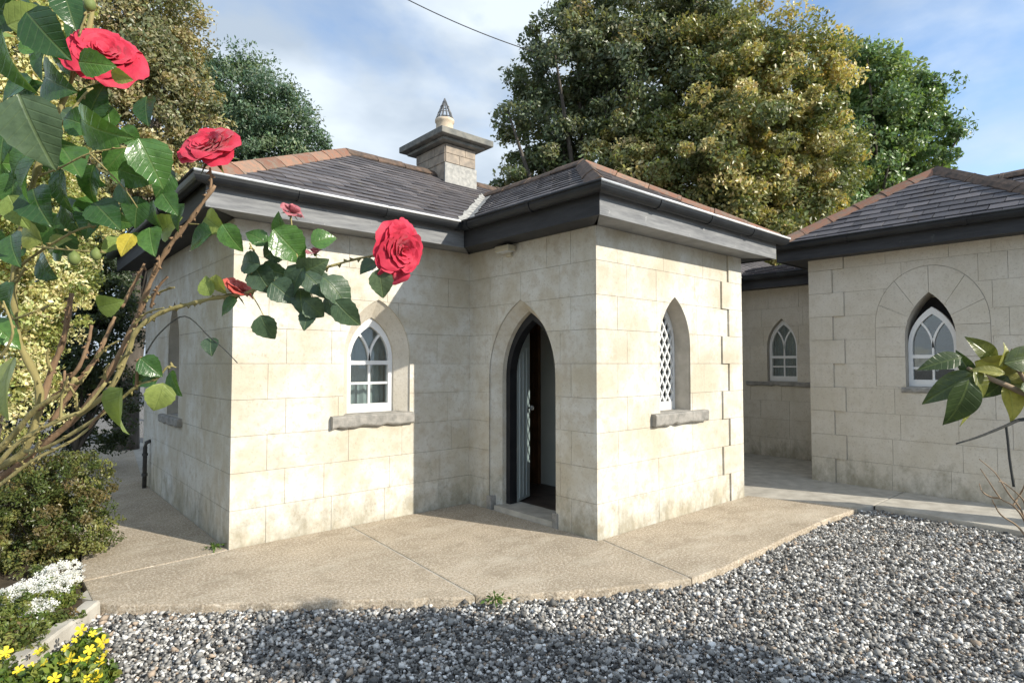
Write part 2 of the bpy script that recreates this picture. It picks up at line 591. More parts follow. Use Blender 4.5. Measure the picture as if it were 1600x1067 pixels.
def petal_mat(name, a, b):
    k = M(name)
    o = k.objc()
    c = k.ramp(k.noise(o, 2.0, 4), (0.3, a), (0.7, b))
    k.base(c); k.rough(0.55)
    k.b.inputs['Specular IOR Level'].default_value = 0.25
    k.b.inputs['Sheen Weight'].default_value = 0.25
    k.bump(k.noise(o, 9, 3, 0.6, (3, 0.7, 1)), 0.2, 0.003)
    tl = k.n('ShaderNodeBsdfTranslucent'); k.l(c, tl.inputs[0])
    mx = k.n('ShaderNodeMixShader', {0: 0.3})
    k.l(k.b.outputs[0], mx.inputs[1]); k.l(tl.outputs[0], mx.inputs[2])
    k.l(mx.outputs[0], k.out.inputs[0])
    return k.m
MAT['petal'] = petal_mat('rose_petal', (0.56, 0.02, 0.055), (0.74, 0.06, 0.12))
MAT['petal_orange'] = petal_mat('rose_petal_faded', (0.55, 0.07, 0.05), (0.68, 0.15, 0.11))
MAT['petal_dry'] = petal_mat('rose_petal_dry', (0.38, 0.06, 0.09), (0.62, 0.26, 0.28))
MAT['sepal'] = simple('rose_sepal', (0.10, 0.15, 0.04), (0.18, 0.22, 0.07), 20, 0.6, 0.1, obj_space=True)
MAT['yellowpetal'] = simple('yellow_petal', (0.72, 0.52, 0.02), (0.82, 0.66, 0.05), 20, 0.6, 0.1, obj_space=True)

# ------------------------------------------------------------------ plan of the place (metres)
YA, XB, YC, XE, XD = 5.32, 4.03, 3.45, 8.33, 9.9      # facade, door wall, lattice wall, wing front, link wall
X0, Y9 = 1.52, 9.12
XC1, YE0, YE1 = 6.62, 3.35, 0.95
SOF, TK = 2.79, 0.008                                  # soffit height, joint depth

# ------------------------------------------------------------------ ground
ground = struct(obj('ground', [(-250, -250, -0.075), (250, -250, -0.075), (250, 250, -0.075), (-250, 250, -0.075)], [(0, 1, 2, 3)], MAT['gravelbed'], fix=False))

front = [G(*p) for p in [(112, 936), (180, 946), (290, 944), (400, 942), (500, 939), (600, 936), (690, 934), (760, 930), (850, 926), (930, 920), (1010, 913), (1080, 903), (1130, 886), (1180, 862), (1240, 833), (1290, 811), (1340, 794)]]
left_edge = [Vector((0.50, 14.0, 0)), Vector((0.56, 8.0, 0)), Vector((0.60, 6.2, 0)), Vector((0.52, 5.3, 0))]
frontx = []
for a, b in zip(front[:-1], front[1:]):
    for k in range(4):
        p = a.lerp(b, k / 4)
        j = noise.noise(p * 6.0) * 0.014 + noise.noise(p * 23.0) * 0.006
        frontx.append(p + Vector((j, j, 0)))
frontx.append(front[-1])
def slab_obj(name, poly, z0, z1, mat, parent=None, bev=0.012):
    reg = region([(p[0], p[1]) for p in poly])
    V = [(a[0], a[1], z0) for a in reg[0]] + [(a[0], a[1], z1) for a in reg[0]]
    n = len(reg[0])
    Fc = [tuple(reversed(f)) for f in reg[1]] + [tuple(i + n for i in f) for f in reg[1]]
    cnt = {}
    for f in reg[1]:
        for a, b in zip(f, f[1:] + f[:1]):
            cnt.setdefault((min(a, b), max(a, b)), []).append((a, b))
    for l in cnt.values():
        if len(l) == 1:
            a, b = l[0]
            Fc.append((a, b, b + n, a + n))
    me = mesh(name, V, Fc)
    fixn(me)
    bm = bmesh.new(); bm.from_mesh(me)
    bmesh.ops.dissolve_limit(bm, angle_limit=0.01, verts=bm.verts, edges=bm.edges)
    if bev:
        ed = [e for e in bm.edges if len(e.link_faces) == 2 and e.verts[0].co.z > (z0 + z1) / 2 and e.verts[1].co.z > (z0 + z1) / 2 and e.calc_face_angle(0) > 1]
        bmesh.ops.bevel(bm, geom=ed, offset=bev, segments=2, profile=0.6, affect='EDGES')
    bm.to_mesh(me); bm.free()
    return put(name, me, mat, parent)

# apron: a sunk bed of fill with cast bays on top, joints open between them
wholeb = [Vector((p.x + 0.03, p.y + 0.03, 0)) for p in front] + [Vector((7.3, 2.30, 0)), Vector((11.5, 2.30, 0)), Vector((11.5, 9, 0)), Vector((1.6, 13.9, 0))] + left_edge[:1]
apron = struct(slab_obj('concrete_apron', [Vector((0.62, 13.9, 0)), Vector((0.68, 5.3, 0))] + wholeb[:-1], -0.10, -0.006, MAT['concrete_grey'], None, 0))
# bay joints, as lines in plan
J1a, J1b = G(548, 822), G(745, 924)
def nearest_front(p):
    return min(range(len(frontx)), key=lambda i: (frontx[i] - p).length)
def seg_gap(a, b, g=0.006):
    d = (b - a).normalized()
    n = Vector((-d.y, d.x, 0))
    return n * g
i1 = nearest_front(J1b)
i0 = nearest_front(G(200, 946)); i2 = nearest_front(G(1075, 904)); i3 = len(frontx) - 1
jl_a, jl_b = G(130, 907), G(345, 862)
wl = Vector((J1a.x, YA - 0.004, 0))
c_bc = Vector((XB - 0.004, YC - 0.004, 0))
g1 = seg_gap(wl, frontx[i1])
if g1.x > 0:
    g1 = -g1
# bays
bayA = [jl_a + Vector((0.0, -0.004, 0))] + frontx[2:i1 + 1] + [wl, Vector((X0 + 0.02, YA - 0.004, 0)), Vector((X0 - 0.004, YA - 0.02, 0)), jl_b + Vector((-0.05, -0.004, 0))]
bayA = [p + (g1 if k in (len(frontx[2:i1 + 1]), len(frontx[2:i1 + 1]) + 1) else Vector()) for k, p in enumerate(bayA)]
bayL = [left_edge[3], jl_a + Vector((0, 0.006, 0)), jl_b + Vector((-0.05, 0.006, 0)), Vector((X0 - 0.004, YA + 0.0, 0)), Vector((X0 - 0.004, 9.0, 0)), Vector((0.56, 9.0, 0)), left_edge[2]]
bayL2 = [Vector((0.56, 9.012, 0)), Vector((X0 - 0.004, 9.012, 0)), Vector((X0 + 0.6, 14, 0)), left_edge[0]]
jm = frontx[i2]
bayM = [wl - g1] + [frontx[i1] - g1] + frontx[i1 + 1:i2 + 1] + [c_bc + Vector((0.05, 0, 0)), c_bc, Vector((XB - 0.004, YA - 0.004, 0))]
jr0, jr1 = Vector((6.72, YC - 0.02, 0)), frontx[i3]
bayR = [frontx[i2] + Vector((0.011, 0.0, 0))] + frontx[i2 + 1:i3 + 1] + [Vector((XC1 + 0.35, 2.62, 0)), Vector((XC1 + 0.10, YC - 0.004, 0)), c_bc + Vector((0.062, 0, 0))]
bayN = [Vector((XC1 + 0.362, 2.62, 0)), frontx[i3] + Vector((0.012, 0, 0)), Vector((7.30, 2.30, 0)), Vector((XE - 0.004, 2.30, 0)), Vector((XE - 0.004, YE0 + 0.004, 0)), Vector((XD - 0.004, YE0 + 0.004, 0)), Vector((XD - 0.004, 5.3, 0)), Vector((XC1 + 0.004, 5.3, 0)), Vector((XC1 + 0.112, YC - 0.004, 0))]
for b in (bayA, bayL, bayL2, bayM, bayR):
    slab_obj('paving_bay', b, -0.085, 0.0, MAT['concrete'], apron)
slab_obj('paving_bay', bayN, -0.085, -0.004, MAT['concrete_grey'], apron)
path = struct(slab_obj('wing_path', [Vector((7.312, 2.288, 0)), Vector((7.20, 1.0, 0)), Vector((7.12, 0.0, 0)), Vector((7.0, -4.0, 0)), Vector((9.1, -4.0, 0)), Vector((9.1, -0.6, 0)), Vector((9.1, 0.94, 0)), Vector((XE - 0.004, 0.94, 0)), Vector((XE - 0.004, 2.288, 0))], -0.085, 0.0, MAT['concrete_grey']))

# planting bed beside the path, edged with a concrete kerb
ka, kb = G(142, 952, -0.03), G(-60, 1110, -0.03)
kd = (kb - ka).normalized(); kn = Vector((kd.y, -kd.x, 0))
if kn.dot(RT) > 0:
    kn = -kn
bedpoly = [ka + kn * 0.06, kb + kd * 2.0 + kn * 0.06, Vector((-4, -1, 0)), Vector((-6, 14, 0)), Vector((0.48, 14, 0)), Vector((0.54, 8, 0)), Vector((0.56, 6.2, 0)), Vector((0.50, 5.3, 0)), left_edge[3] + Vector((-0.03, -0.4, 0))]
bed = struct(slab_obj('planting_bed', bedpoly, -0.09, -0.012, MAT['dirt'], None, 0))
kv = []
N = 26
V, Fc = [], []
for i in range(N + 1):
    c = ka.lerp(kb + kd * 1.2, i / N)
    jx = noise.noise(c * 4) * 0.01
    for (dn, z) in ((-0.052, -0.085), (-0.05, 0.012), (-0.036, 0.026), (0.036, 0.026), (0.05, 0.012), (0.052, -0.085)):
        V.append((c.x + kn.x * (dn + jx), c.y + kn.y * (dn + jx), z + noise.noise(c * 9) * 0.004))
for i in range(N):
    for k in range(5):
        Fc.append((i * 6 + k, i * 6 + k + 1, (i + 1) * 6 + k + 1, (i + 1) * 6 + k))
Fc += [tuple(range(6)), tuple(N * 6 + k for k in range(5, -1, -1))]
struct(obj('kerb', V, Fc, MAT['concrete_grey']))

# loose gravel, crushed stone lying on the bed
rs = np.random.RandomState(3)
def inside(poly, x, y):
    r = np.zeros(len(x), bool)
    n = len(poly)
    for i in range(n):
        ax, ay = poly[i][0], poly[i][1]; bx, by = poly[(i + 1) % n][0], poly[(i + 1) % n][1]
        c = ((ay > y) != (by > y)) & (x < (bx - ax) * (y - ay) / (by - ay + 1e-12) + ax)
        r ^= c
    return r
gpoly = [(p.x, p.y) for p in frontx] + [(7.31, 2.27), (7.20, 1.0), (7.12, 0.0), (7.05, -1.2), (3.2, -1.2), (1.0, 1.0), (kb.x, kb.y), (ka.x, ka.y)]
def tri_cloud_mesh(name, V, Fidx, colv):
    me = bpy.data.meshes.new(name)
    nv, nf = len(V), len(Fidx)
    me.vertices.add(nv)
    me.vertices.foreach_set('co', V.astype(np.float32).ravel())
    me.loops.add(nf * 3)
    me.loops.foreach_set('vertex_index', Fidx.astype(np.int32).ravel())
    me.polygons.add(nf)
    me.polygons.foreach_set('loop_start', np.arange(0, nf * 3, 3, dtype=np.int32))
    me.polygons.foreach_set('loop_total', np.full(nf, 3, dtype=np.int32))
    at = me.attributes.new('col', 'FLOAT_COLOR', 'POINT')
    c4 = np.ones((nv, 4), np.float32); c4[:, :3] = colv
    at.data.foreach_set('color', c4.ravel())
    me.update(calc_edges=True)
    return me
NS = 125000
gx = rs.uniform(-0.2, 7.35, NS * 3); gy = rs.uniform(-1.2, 4.75, NS * 3)
keep = inside(gpoly, gx, gy)
dist = (gx * FW.x + gy * FW.y)
keep &= dist > 1.6
gx, gy = gx[keep][:NS], gy[keep][:NS]
n = len(gx)
rad = rs.gamma(5.0, 0.0021, n) + 0.0035
octv = np.array([(1, 0, 0), (-1, 0, 0), (0, 1, 0), (0, -1, 0), (0, 0, 1), (0, 0, -1)], float)
octf = np.array([(0, 2, 4), (2, 1, 4), (1, 3, 4), (3, 0, 4), (2, 0, 5), (1, 2, 5), (3, 1, 5), (0, 3, 5)])
q = rs.normal(size=(n, 4)); q /= np.linalg.norm(q, axis=1)[:, None]
w_, x_, y_, z_ = q.T
Rm = np.stack([1 - 2 * (y_**2 + z_**2), 2 * (x_*y_ - z_*w_), 2 * (x_*z_ + y_*w_), 2 * (x_*y_ + z_*w_), 1 - 2 * (x_**2 + z_**2), 2 * (y_*z_ - x_*w_), 2 * (x_*z_ - y_*w_), 2 * (y_*z_ + x_*w_), 1 - 2 * (x_**2 + y_**2)], 1).reshape(n, 3, 3)
sc = rs.uniform(0.6, 1.25, (n, 6, 1))
loc = octv[None] * sc * np.stack([np.ones(n), rs.uniform(0.6, 1.0, n), rs.uniform(0.5, 0.9, n)], 1)[:, None, :]
SV = np.einsum('nij,nkj->nki', Rm, loc) * rad[:, None, None]
SV[:, :, 2] *= 0.8
zc = -0.066 + rad * rs.uniform(0.15, 1.1, n)
und = np.array([noise.noise(Vector((a * 1.4, b * 1.4, 0))) for a, b in zip(gx, gy)])
SV += np.stack([gx, gy, zc + und * 0.012], 1)[:, None, :]
SF = (octf[None] + (np.arange(n) * 6)[:, None, None]).reshape(-1, 3)
pal = 1.5 * np.array([(0.10, 0.097, 0.092), (0.17, 0.165, 0.155), (0.27, 0.262, 0.25), (0.41, 0.40, 0.38), (0.56, 0.55, 0.53), (0.24, 0.19, 0.145), (0.06, 0.058, 0.056)])
pick = rs.choice(7, n, p=[0.20, 0.24, 0.21, 0.13, 0.06, 0.07, 0.09])
cc = pal[pick] * rs.uniform(0.8, 1.2, (n, 1))
gm = tri_cloud_mesh('gravel', SV.reshape(-1, 3), SF, np.repeat(cc, 6, 0))
gravel = put('gravel', gm, MAT['stones'])
gravel['kind'] = 'stuff'
tag(gravel, 'loose grey and white crushed stone gravel in front of the apron', 'gravel')

# ------------------------------------------------------------------ the lodge and its wing
lodge = thing('lodge', 'cream lined-out lodge with open gothic doorway, hipped slate roof and chimney', 'house', (4.0, 6.0, 0))
wing = thing('lodge_wing', 'shaded cream wing with toothed quoins and single gothic sash, beyond the porch', 'house wing', (9.6, 2.2, 0))

def build_wall(parent, W, length, z1, openings=(), core_th=0.30, mat='wall', q0=None, q1=None, proud0=0, proud1=0, course=0.31, blk=0.62, seed=1, blocks=True, s_from=0.0, s_to=None, rings=(), skip=None, name='wall'):
    """core wall with real openings; each lined-out block is a piece of its own on its face"""
    holes = [o for o in openings]
    core = obj(name, *W.ext(region(rect(0.014, length - 0.014, -0.12, z1), holes), -core_th, -TK), MAT['joint'] if blocks else MAT[mat], parent)
    if not blocks:
        return core
    R = random.Random(seed)
    s_to = length if s_to is None else s_to
    g = 0.0017
    zb, c = -0.02, 0
    zt = course
    cuts = list(openings) + list(rings)
    while zb < z1 - 0.02:
        zt = min(zt, z1)
        if z1 - zt < 0.09:
            zt = z1
        segs = []
        a, b = s_from, s_to
        if q0:
            w = q0[c % 2]; segs.append((a, a + w, proud0)); a += w
        if q1:
            w = q1[c % 2]; segs.append((b - w, b, proud1)); b -= w
        x = a
        off = (0.35 if c % 2 else 0.0) * blk
        first = True
        while x < b - 1e-4:
            w = blk * R.uniform(0.8, 1.25)
            if first:
                w = w - off if w - off > 0.2 else w
                first = False
            if b - (x + w) < 0.22:
                w = b - x
            segs.append((x, x + w, 0)); x += w
        for (x0, x1, pr) in segs:
            gl = 0.006 if (pr and x1 >= s_to - 1e-4) else g
            gr_ = 0.006 if (pr and x0 <= s_from + 1e-4) else g
            rc = rect(x0 + gl, x1 - gr_, zb + g, zt - g)
            near = [h for h in cuts if max(p[0] for p in h) > x0 and min(p[0] for p in h) < x1 and max(p[1] for p in h) > zb and min(p[1] for p in h) < zt]
            reg = region(rc, near) if near else ([Vector(p) for p in rc], [(0, 1, 2, 3)])
            if not reg[1]:
                continue
            jit = R.uniform(-0.0008, 0.0008)
            for rg in islands(reg):
                obj('stone_block', *W.ext(rg, -TK - 0.004, pr + jit), MAT[mat], core)
        zb = zt; zt += course; c += 1
    # moulded ring of blocks round an opening
    return core
def ring_blocks(core, W, inner, outer, cx, n, mat='wall', proud=0.003, z0=0.0):
    """surround cut into voussoirs by radial lines from the springing point"""
    zs = z0
    angs = [-0.5 * math.pi + 2 * math.pi * i / n for i in range(n)]
    reg_angles = [math.radians(a) for a in (-60, 0, 28, 58, 90, 122, 152, 180, 240)]
    for a0, a1 in zip(reg_angles[:-1], reg_angles[1:]):
        big = 4.0
        if a0 < 0:
            wedge = [(cx, zs), (cx + big, zs), (cx + big, zs - 3), (cx, zs - 3)]
            lo = [wedge]
            zz = min(p[1] for p in outer)
            k = 2
            hh = (zs - zz) / k
            for i in range(k):
                wedge = rect(cx, cx + big, zz + i * hh + 0.003, zz + (i + 1) * hh - 0.003)
                _ring_piece(core, W, inner, outer, wedge, mat, proud)
                wedge = rect(cx - big, cx, zz + i * hh + 0.003, zz + (i + 1) * hh - 0.003)
                _ring_piece(core, W, inner, outer, wedge, mat, proud)
            continue
        if a1 > math.pi + 0.01:
            continue
        e = 0.005
        wedge = [(cx, zs)] + [(cx + big * math.cos(a), zs + big * math.sin(a)) for a in (a0 + e, a1 - e)]
        _ring_piece(core, W, inner, outer, wedge, mat, proud)
def _ring_piece(core, W, inner, outer, wedge, mat, proud):
    pc = clip_convex(outer, wedge)
    if len(pc) < 3:
        return
    reg = region([tuple(p) for p in pc], [inner])
    if reg[1]:
        obj('surround_stone', *W.ext(reg, -TK - 0.004, proud), MAT[mat], core)

def splay(W, outer, inner, d0, d1):
    n = len(outer)
    V = [W.p(a, b, d0) for a, b in outer] + [W.p(a, b, d1) for a, b in inner]
    Fc = [(i, (i + 1) % n, n + (i + 1) % n, n + i) for i in range(n)]
    return V, Fc

def strip(pts, w):
    """flat bar of width w following 2-D points"""
    L_, R_ = [], []
    for i, p in enumerate(pts):
        a = Vector(pts[max(i - 1, 0)]); b = Vector(pts[min(i + 1, len(pts) - 1)])
        t = (b - a).normalized(); nn = Vector((-t.y, t.x))
        L_.append(Vector(p) + nn * w / 2); R_.append(Vector(p) - nn * w / 2)
    n = len(pts)
    return L_ + R_, [(i, i + 1, n + i + 1, n + i) for i in range(n - 1)]

def sash_window(parent, W, c, w, z0, zs, za, d, bars=2, curtain=True, casement=False, meet=None):
    """pointed sash: outer frame ring with Y tracery over two-by-two panes"""
    outer = lancet(c, w, z0, zs, za)
    fw = 0.045
    inner = lancet(c, w - fw, z0 + 0.085, zs, za - fw * 1.9)
    win = obj('window', *W.ext(region(outer, [inner]), d, d + 0.06), MAT['white'], parent)
    bw = 0.022
    zm = meet if meet else z0 + 0.5 * (zs - z0) + 0.12
    wi = w - fw
    def bar(pts, ww=bw, dd=0.035, nm='glazing_bar'):
        return obj(nm, *W.ext(strip(pts, ww), d + 0.012, d + 0.012 + dd), MAT['white'], win)
    bar([(c - wi - 0.01, zm), (c + wi + 0.01, zm)], 0.042, 0.045, 'meeting_rail')
    zl = z0 + 0.085
    bar([(c, zl - 0.005), (c, zm - 0.022)])
    zq = (zl + zm) / 2
    bar([(c - wi - 0.01, zq), (c - bw / 2, zq)]); bar([(c + bw / 2, zq), (c + wi + 0.01, zq)])
    # tracery
    hl = (za - fw * 1.9) - zs
    r = (wi * wi + hl * hl) / (2 * wi)
    aa = []
    for i in range(9):
        t = i / 8
        a = math.acos(max(-1, min(1, (r - wi) / r))) * 0.78 * t
        aa.append((wi - r + r * math.cos(a), zs - 0.02 + r * math.sin(a)))
    # arcs spring from the mullion head towards both sides
    zsp = zs - 0.02
    bar([(c, zm + 0.021), (c, zsp)])
    la, ra = [], []
    for (dx, z) in aa:
        off = wi - dx
        la.append((c + off, z)); ra.append((c - off, z))
    la = [p for p in la if p[0] < c + wi - 0.02]; ra = [p for p in ra if p[0] > c - wi + 0.02]
    bar(la); bar(ra)
    # panes
    gp = 0.004
    def pane(poly):
        reg = region([tuple(p) for p in poly])
        if reg[1]:
            obj('pane', *W.ext(reg, d + 0.020, d + 0.024), MAT['glass'], win)
    for (a, b) in ((c - wi, c - bw / 2), (c + bw / 2, c + wi)):
        pane(rect(a, b, zl, zq - bw / 2)); pane(rect(a, b, zq + bw / 2, zm - 0.022))
    up = [p for p in inner if p[1] > zm]
    upper = clip_convex(inner, rect(c - 3, c + 3, zm + 0.022, 9))
    for poly in (clip_convex(upper, rect(c - 3, c - bw / 2, 0, zsp)), clip_convex(upper, rect(c + bw / 2, c + 3, 0, zsp)), clip_convex(upper, rect(c - 3, c + 3, zsp + 0.001, 9))):
        if len(poly) > 2:
            pane(poly)
    if curtain:
        V, Fc = [], []
        nn = 28
        for i in range(nn + 1):
            s = c - w + 2 * w * i / nn
            dd = d - 0.13 + 0.018 * math.sin(i * 1.35)
            V += [W.p(s, z0 + 0.02, dd), W.p(s, za, dd)]
        for i in range(nn):
            Fc.append((2 * i, 2 * i + 2, 2 * i + 3, 2 * i + 1))
        obj('curtain', V, Fc, MAT['curtain'], win)
    return win

def sill(parent, W, s0, s1, z0, z1, out, seed=0):
    """rough stone sill with a chipped lower arris"""
    R = random.Random(seed)
    N = 14
    V, Fc = [], []
    for i in range(N + 1):
        s = s0 + (s1 - s0) * i / N
        chip = R.uniform(-0.006, 0.006) + (0.014 if R.random() < 0.15 else 0)
        for (dd, z) in ((-0.10, z0), (out - 0.012, z0 + chip), (out + R.uniform(-0.003, 0.003), z0 + 0.016 + chip), (out + R.uniform(-0.003, 0.003), z1 - 0.014), (out - 0.01, z1 - 0.002), (-0.10, z1 + 0.012)):
            V.append(W.p(s, z, dd))
    for i in range(N):
        for k in range(6):
            k2 = (k + 1) % 6
            Fc.append((i * 6 + k, i * 6 + k2, (i + 1) * 6 + k2, (i + 1) * 6 + k))
    Fc += [tuple(range(6)), tuple(N * 6 + k for k in range(6))]
    return obj('sill', V, Fc, MAT['sill'], parent)

# --- window facade (faces the garden)
WA = Wall((X0, YA, 0), (1, 0, 0), (0, -1, 0))
ca = 2.895 - X0
openA = lancet(ca, 0.365, 1.055, 1.63, 2.19)
innA = lancet(ca - 0.01, 0.258, 1.055, 1.60, 2.02)
wa = build_wall(lodge, WA, XB - X0 + 0.02, SOF, [openA], mat='wall', q0=(0.30, 0.46), blk=0.66, seed=4)
winA = sash_window(lodge, WA, ca - 0.01, 0.255, 1.06, 1.60, 2.015, -0.215, meet=1.56)
obj('window_surround', *splay(WA, openA, innA, -0.0155, -0.13), MAT['wallgrey'], winA)
obj('window_reveal', *splay(WA, innA, lancet(ca - 0.01, 0.257, 1.055, 1.60, 2.019), -0.13, -0.22), MAT['wallgrey'], winA)
sill(winA, WA, 2.40 - X0, 3.285 - X0, 0.935, 1.052, 0.055, 3)
# back-fill between surround and core opening
# --- return wall on the left
WL = Wall((X0, Y9, 0), (0, -1, 0), (-1, 0, 0))
cl = Y9 - 7.48
openL = lancet(cl, 0.27, 0.97, 1.7, 2.25)
wl_ = build_wall(lodge, WL, Y9 - YA, SOF, [openL], mat='wall', q1=(0.46, 0.30), blk=0.7, seed=9, s_to=Y9 - YA - TK)
winL = sash_window(lodge, WL, cl, 0.27, 0.97, 1.7, 2.245, -0.20)
sill(winL, WL, cl - 0.47, cl + 0.47, 0.87, 0.965, 0.05, 5)
# --- door wall
WB = Wall((XB, YA, 0), (0, -1, 0), (-1, 0, 0))
cb = YA - 4.46
openB = lancet(cb, 0.50, -0.2, 1.42, 2.20, 12)
innB = lancet(cb + 0.01, 0.425, -0.2, 1.40, 2.09, 12)
ringB = lancet(cb, 0.60, -0.2, 1.42, 2.33, 12)
wb = build_wall(lodge, WB, YA - YC, SOF, [openB], mat='wall', q1=(0.30, 0.44), blk=0.6, seed=12, s_to=YA - YC - TK)
doorway = obj('door_frame', *WB.ext(region(lancet(cb + 0.01, 0.428, -0.02, 1.40, 2.093, 12), [lancet(cb + 0.01, 0.365, -0.3, 1.40, 2.0, 12)]), -0.27, -0.17), MAT['black'], lodge)
obj('door_surround', *splay(WB, openB, innB, -0.0155, -0.115), MAT['wall'], doorway)
obj('door_reveal', *splay(WB, innB, lancet(cb + 0.01, 0.427, -0.2, 1.40, 2.092, 12), -0.115, -0.20), MAT['wall'], doorway)
obj('threshold', *join(boxvf(XB + 0.02, XB + 0.34, 4.02, 4.90, -0.05, 0.045)), MAT['concrete_grey'], doorway)
for sy in (4.955, 3.965):
    pb = obj('plinth_block', *boxvf(XB - 0.015, XB + 0.13, sy - 0.035, sy + 0.035, -0.02, 0.14), MAT['sill'], doorway)
    bevel_obj(pb, 0.008)
# the open leaf, half of the pointed door, swung into the porch
half = clip_convex(lancet(0, 0.365, 0.05, 1.40, 2.0, 12), rect(-0.365, 0.0, 0, 3))
hinge = Vector((XB + 0.26, YA - (cb + 0.01 - 0.365), 0))
ang = math.radians(113)
ldir = Vector((math.sin(ang), -math.cos(ang), 0)); ln = Vector((-math.cos(ang), -math.sin(ang), 0))
WD = Wall(hinge, ldir, ln)
leaf_reg = region([(p[0] + 0.365, p[1]) for p in half])
leafd = obj('door', *WD.ext(leaf_reg, -0.045, 0.0), MAT['door'], lodge)
for k in range(1, 4):
    s = 0.365 * k / 4
    obj('cover_strip', *boxvf(0, 1, 0, 1, 0, 1), MAT['door'], leafd)
    o = leafd.children[-1]
    V, Fc = WD.ext(region(rect(s - 0.008, s + 0.008, 0.08, 1.42 + 0.36 * math.sqrt(k / 4))), 0.0, 0.008)
    o.data = fixn(mesh('cover_strip', V, Fc)); o.data.materials.append(MAT['door'])
kb_ = lathe([(0.012, 0), (0.012, 0.03), (0.026, 0.04), (0.03, 0.055), (0.02, 0.07)], (0, 0, 0), 12)
ko = obj('door_knob', [WD.p(0.31 , 1.05 , 0) + ln * v[2] + ldir * v[0] + Z * v[1] for v in kb_[0]], kb_[1], MAT['steel'], leafd, True)

# --- lattice window wall
WC = Wall((XB, YC, 0), (1, 0, 0), (0, -1, 0))
cc_ = 5.265 - XB
openC = lancet(cc_, 0.275, 1.06, 1.74, 2.235)
wc = build_wall(lodge, WC, XC1 - XB, SOF, [openC], mat='wall', q0=(0.30, 0.44), q1=(0.30, 0.45), proud1=0.02, blk=0.72, seed=21)
# two core walls close the porch
obj('wall', *boxvf(XC1 - 0.30, XC1 - 0.003, YC + 0.302, YA, -0.1, SOF), MAT['wall'], lodge)
dC = -0.24
frm = lancet(cc_, 0.272, 1.062, 1.74, 2.23)
frmi = lancet(cc_, 0.24, 1.15, 1.74, 2.165)
winC = obj('window', *WC.ext(region(frm, [frmi]), dC, dC + 0.05), MAT['white'], lodge)
lat_h, lat_w = 0.158, 0.098
# diagonal glazing bars and the diamond panes between them
def clip_line(p, d, poly):
    lo, hi = -9.0, 9.0
    n = len(poly)
    for i in range(n):
        a, b = Vector(poly[i]), Vector(poly[(i + 1) % n])
        e = b - a
        nn = Vector((-e.y, e.x))
        den = nn.dot(d); num = nn.dot(a - p)
        if abs(den) < 1e-9:
            if nn.dot(p - a) < 0:
                return None
            continue
        t = num / den
        if den > 0:
            lo = max(lo, t)
        else:
            hi = min(hi, t)
    return (p + d * lo, p + d * hi) if hi - lo > 0.02 else None
for sgn in (1, -1):
    d = Vector((lat_w, sgn * lat_h)).normalized()
    for k in range(-14, 15):
        p = Vector((cc_ + k * lat_w, 1.62))
        seg = clip_line(p, d, [(x, y) for x, y in frmi])
        if seg:
            a, b = seg
            ex = d * 0.012
            obj('glazing_bar', *WC.ext(strip([tuple(a - ex), tuple(b + ex)], 0.017), dC + (0.026 if sgn > 0 else 0.024), dC + (0.045 if sgn > 0 else 0.043)), MAT['white'], winC)
for i in range(-6, 7):
    for j in range(-10, 11):
        if (i + j) % 2:
            continue
        x, z = cc_ + i * lat_w / 2, 1.62 + j * lat_h / 2
        poly = [(x - lat_w / 2, z), (x, z - lat_h / 2), (x + lat_w / 2, z), (x, z + lat_h / 2)]
        poly = [((px - x) * 0.97 + x, (pz - z) * 0.97 + z) for px, pz in poly]
        pc = clip_convex(poly, frmi)
        if len(pc) > 2:
            reg = region([tuple(q_) for q_ in pc])
            if reg[1]:
                obj('pane', *WC.ext(reg, dC + 0.018, dC + 0.021), MAT['glass'], winC)
sill(winC, WC, 4.84 - XB, 5.80 - XB, 0.94, 1.056, 0.06, 8)

# --- far walls of the lodge, floors and ceilings
obj('wall', *boxvf(X0 + 0.29, 9.6, Y9 - 0.3, Y9 - 0.002, -0.1, SOF), MAT['wall'], lodge)
obj('wall', *boxvf(XC1 - 0.002, XD + 0.3, YA + 0.002, YA + 0.3, -0.1, SOF), MAT['wall'], lodge)
obj('wall', *boxvf(9.602, XD + 0.3, YA + 0.302, Y9, -0.1, SOF), MAT['wall'], lodge)
obj('floor', *boxvf(XB + 0.341, XC1 - 0.31, YC + 0.31, YA + 1.6, -0.05, 0.03), MAT['tilefloor'], lodge)
obj('inner_wall', *boxvf(5.27, 5.35, 5.0, YA + 1.6, 0.031, SOF), MAT['inside'], lodge)
idoor = obj('inner_door', *boxvf(5.22, 5.268, 5.44, 6.15, 0.031, 2.3), MAT['wood'], lodge)
for (a, b, c, d_) in ((5.52, 5.77, 0.2, 1.0), (5.83, 6.08, 0.2, 1.0), (5.52, 5.77, 1.15, 2.15), (5.83, 6.08, 1.15, 2.15)):
    obj('door_panel', *boxvf(5.208, 5.219, a, b, c, d_), MAT['wood'], idoor)
obj('inner_wall', *boxvf(XB + 0.32, 6.1, YA + 1.6, YA + 1.7, 0.0, SOF), MAT['inside'], lodge)
obj('ceiling', *boxvf(XB + 0.302, XC1 - 0.302, YC + 0.302, YA + 0.001, SOF - 0.03, SOF - 0.002), MAT['inside'], lodge)

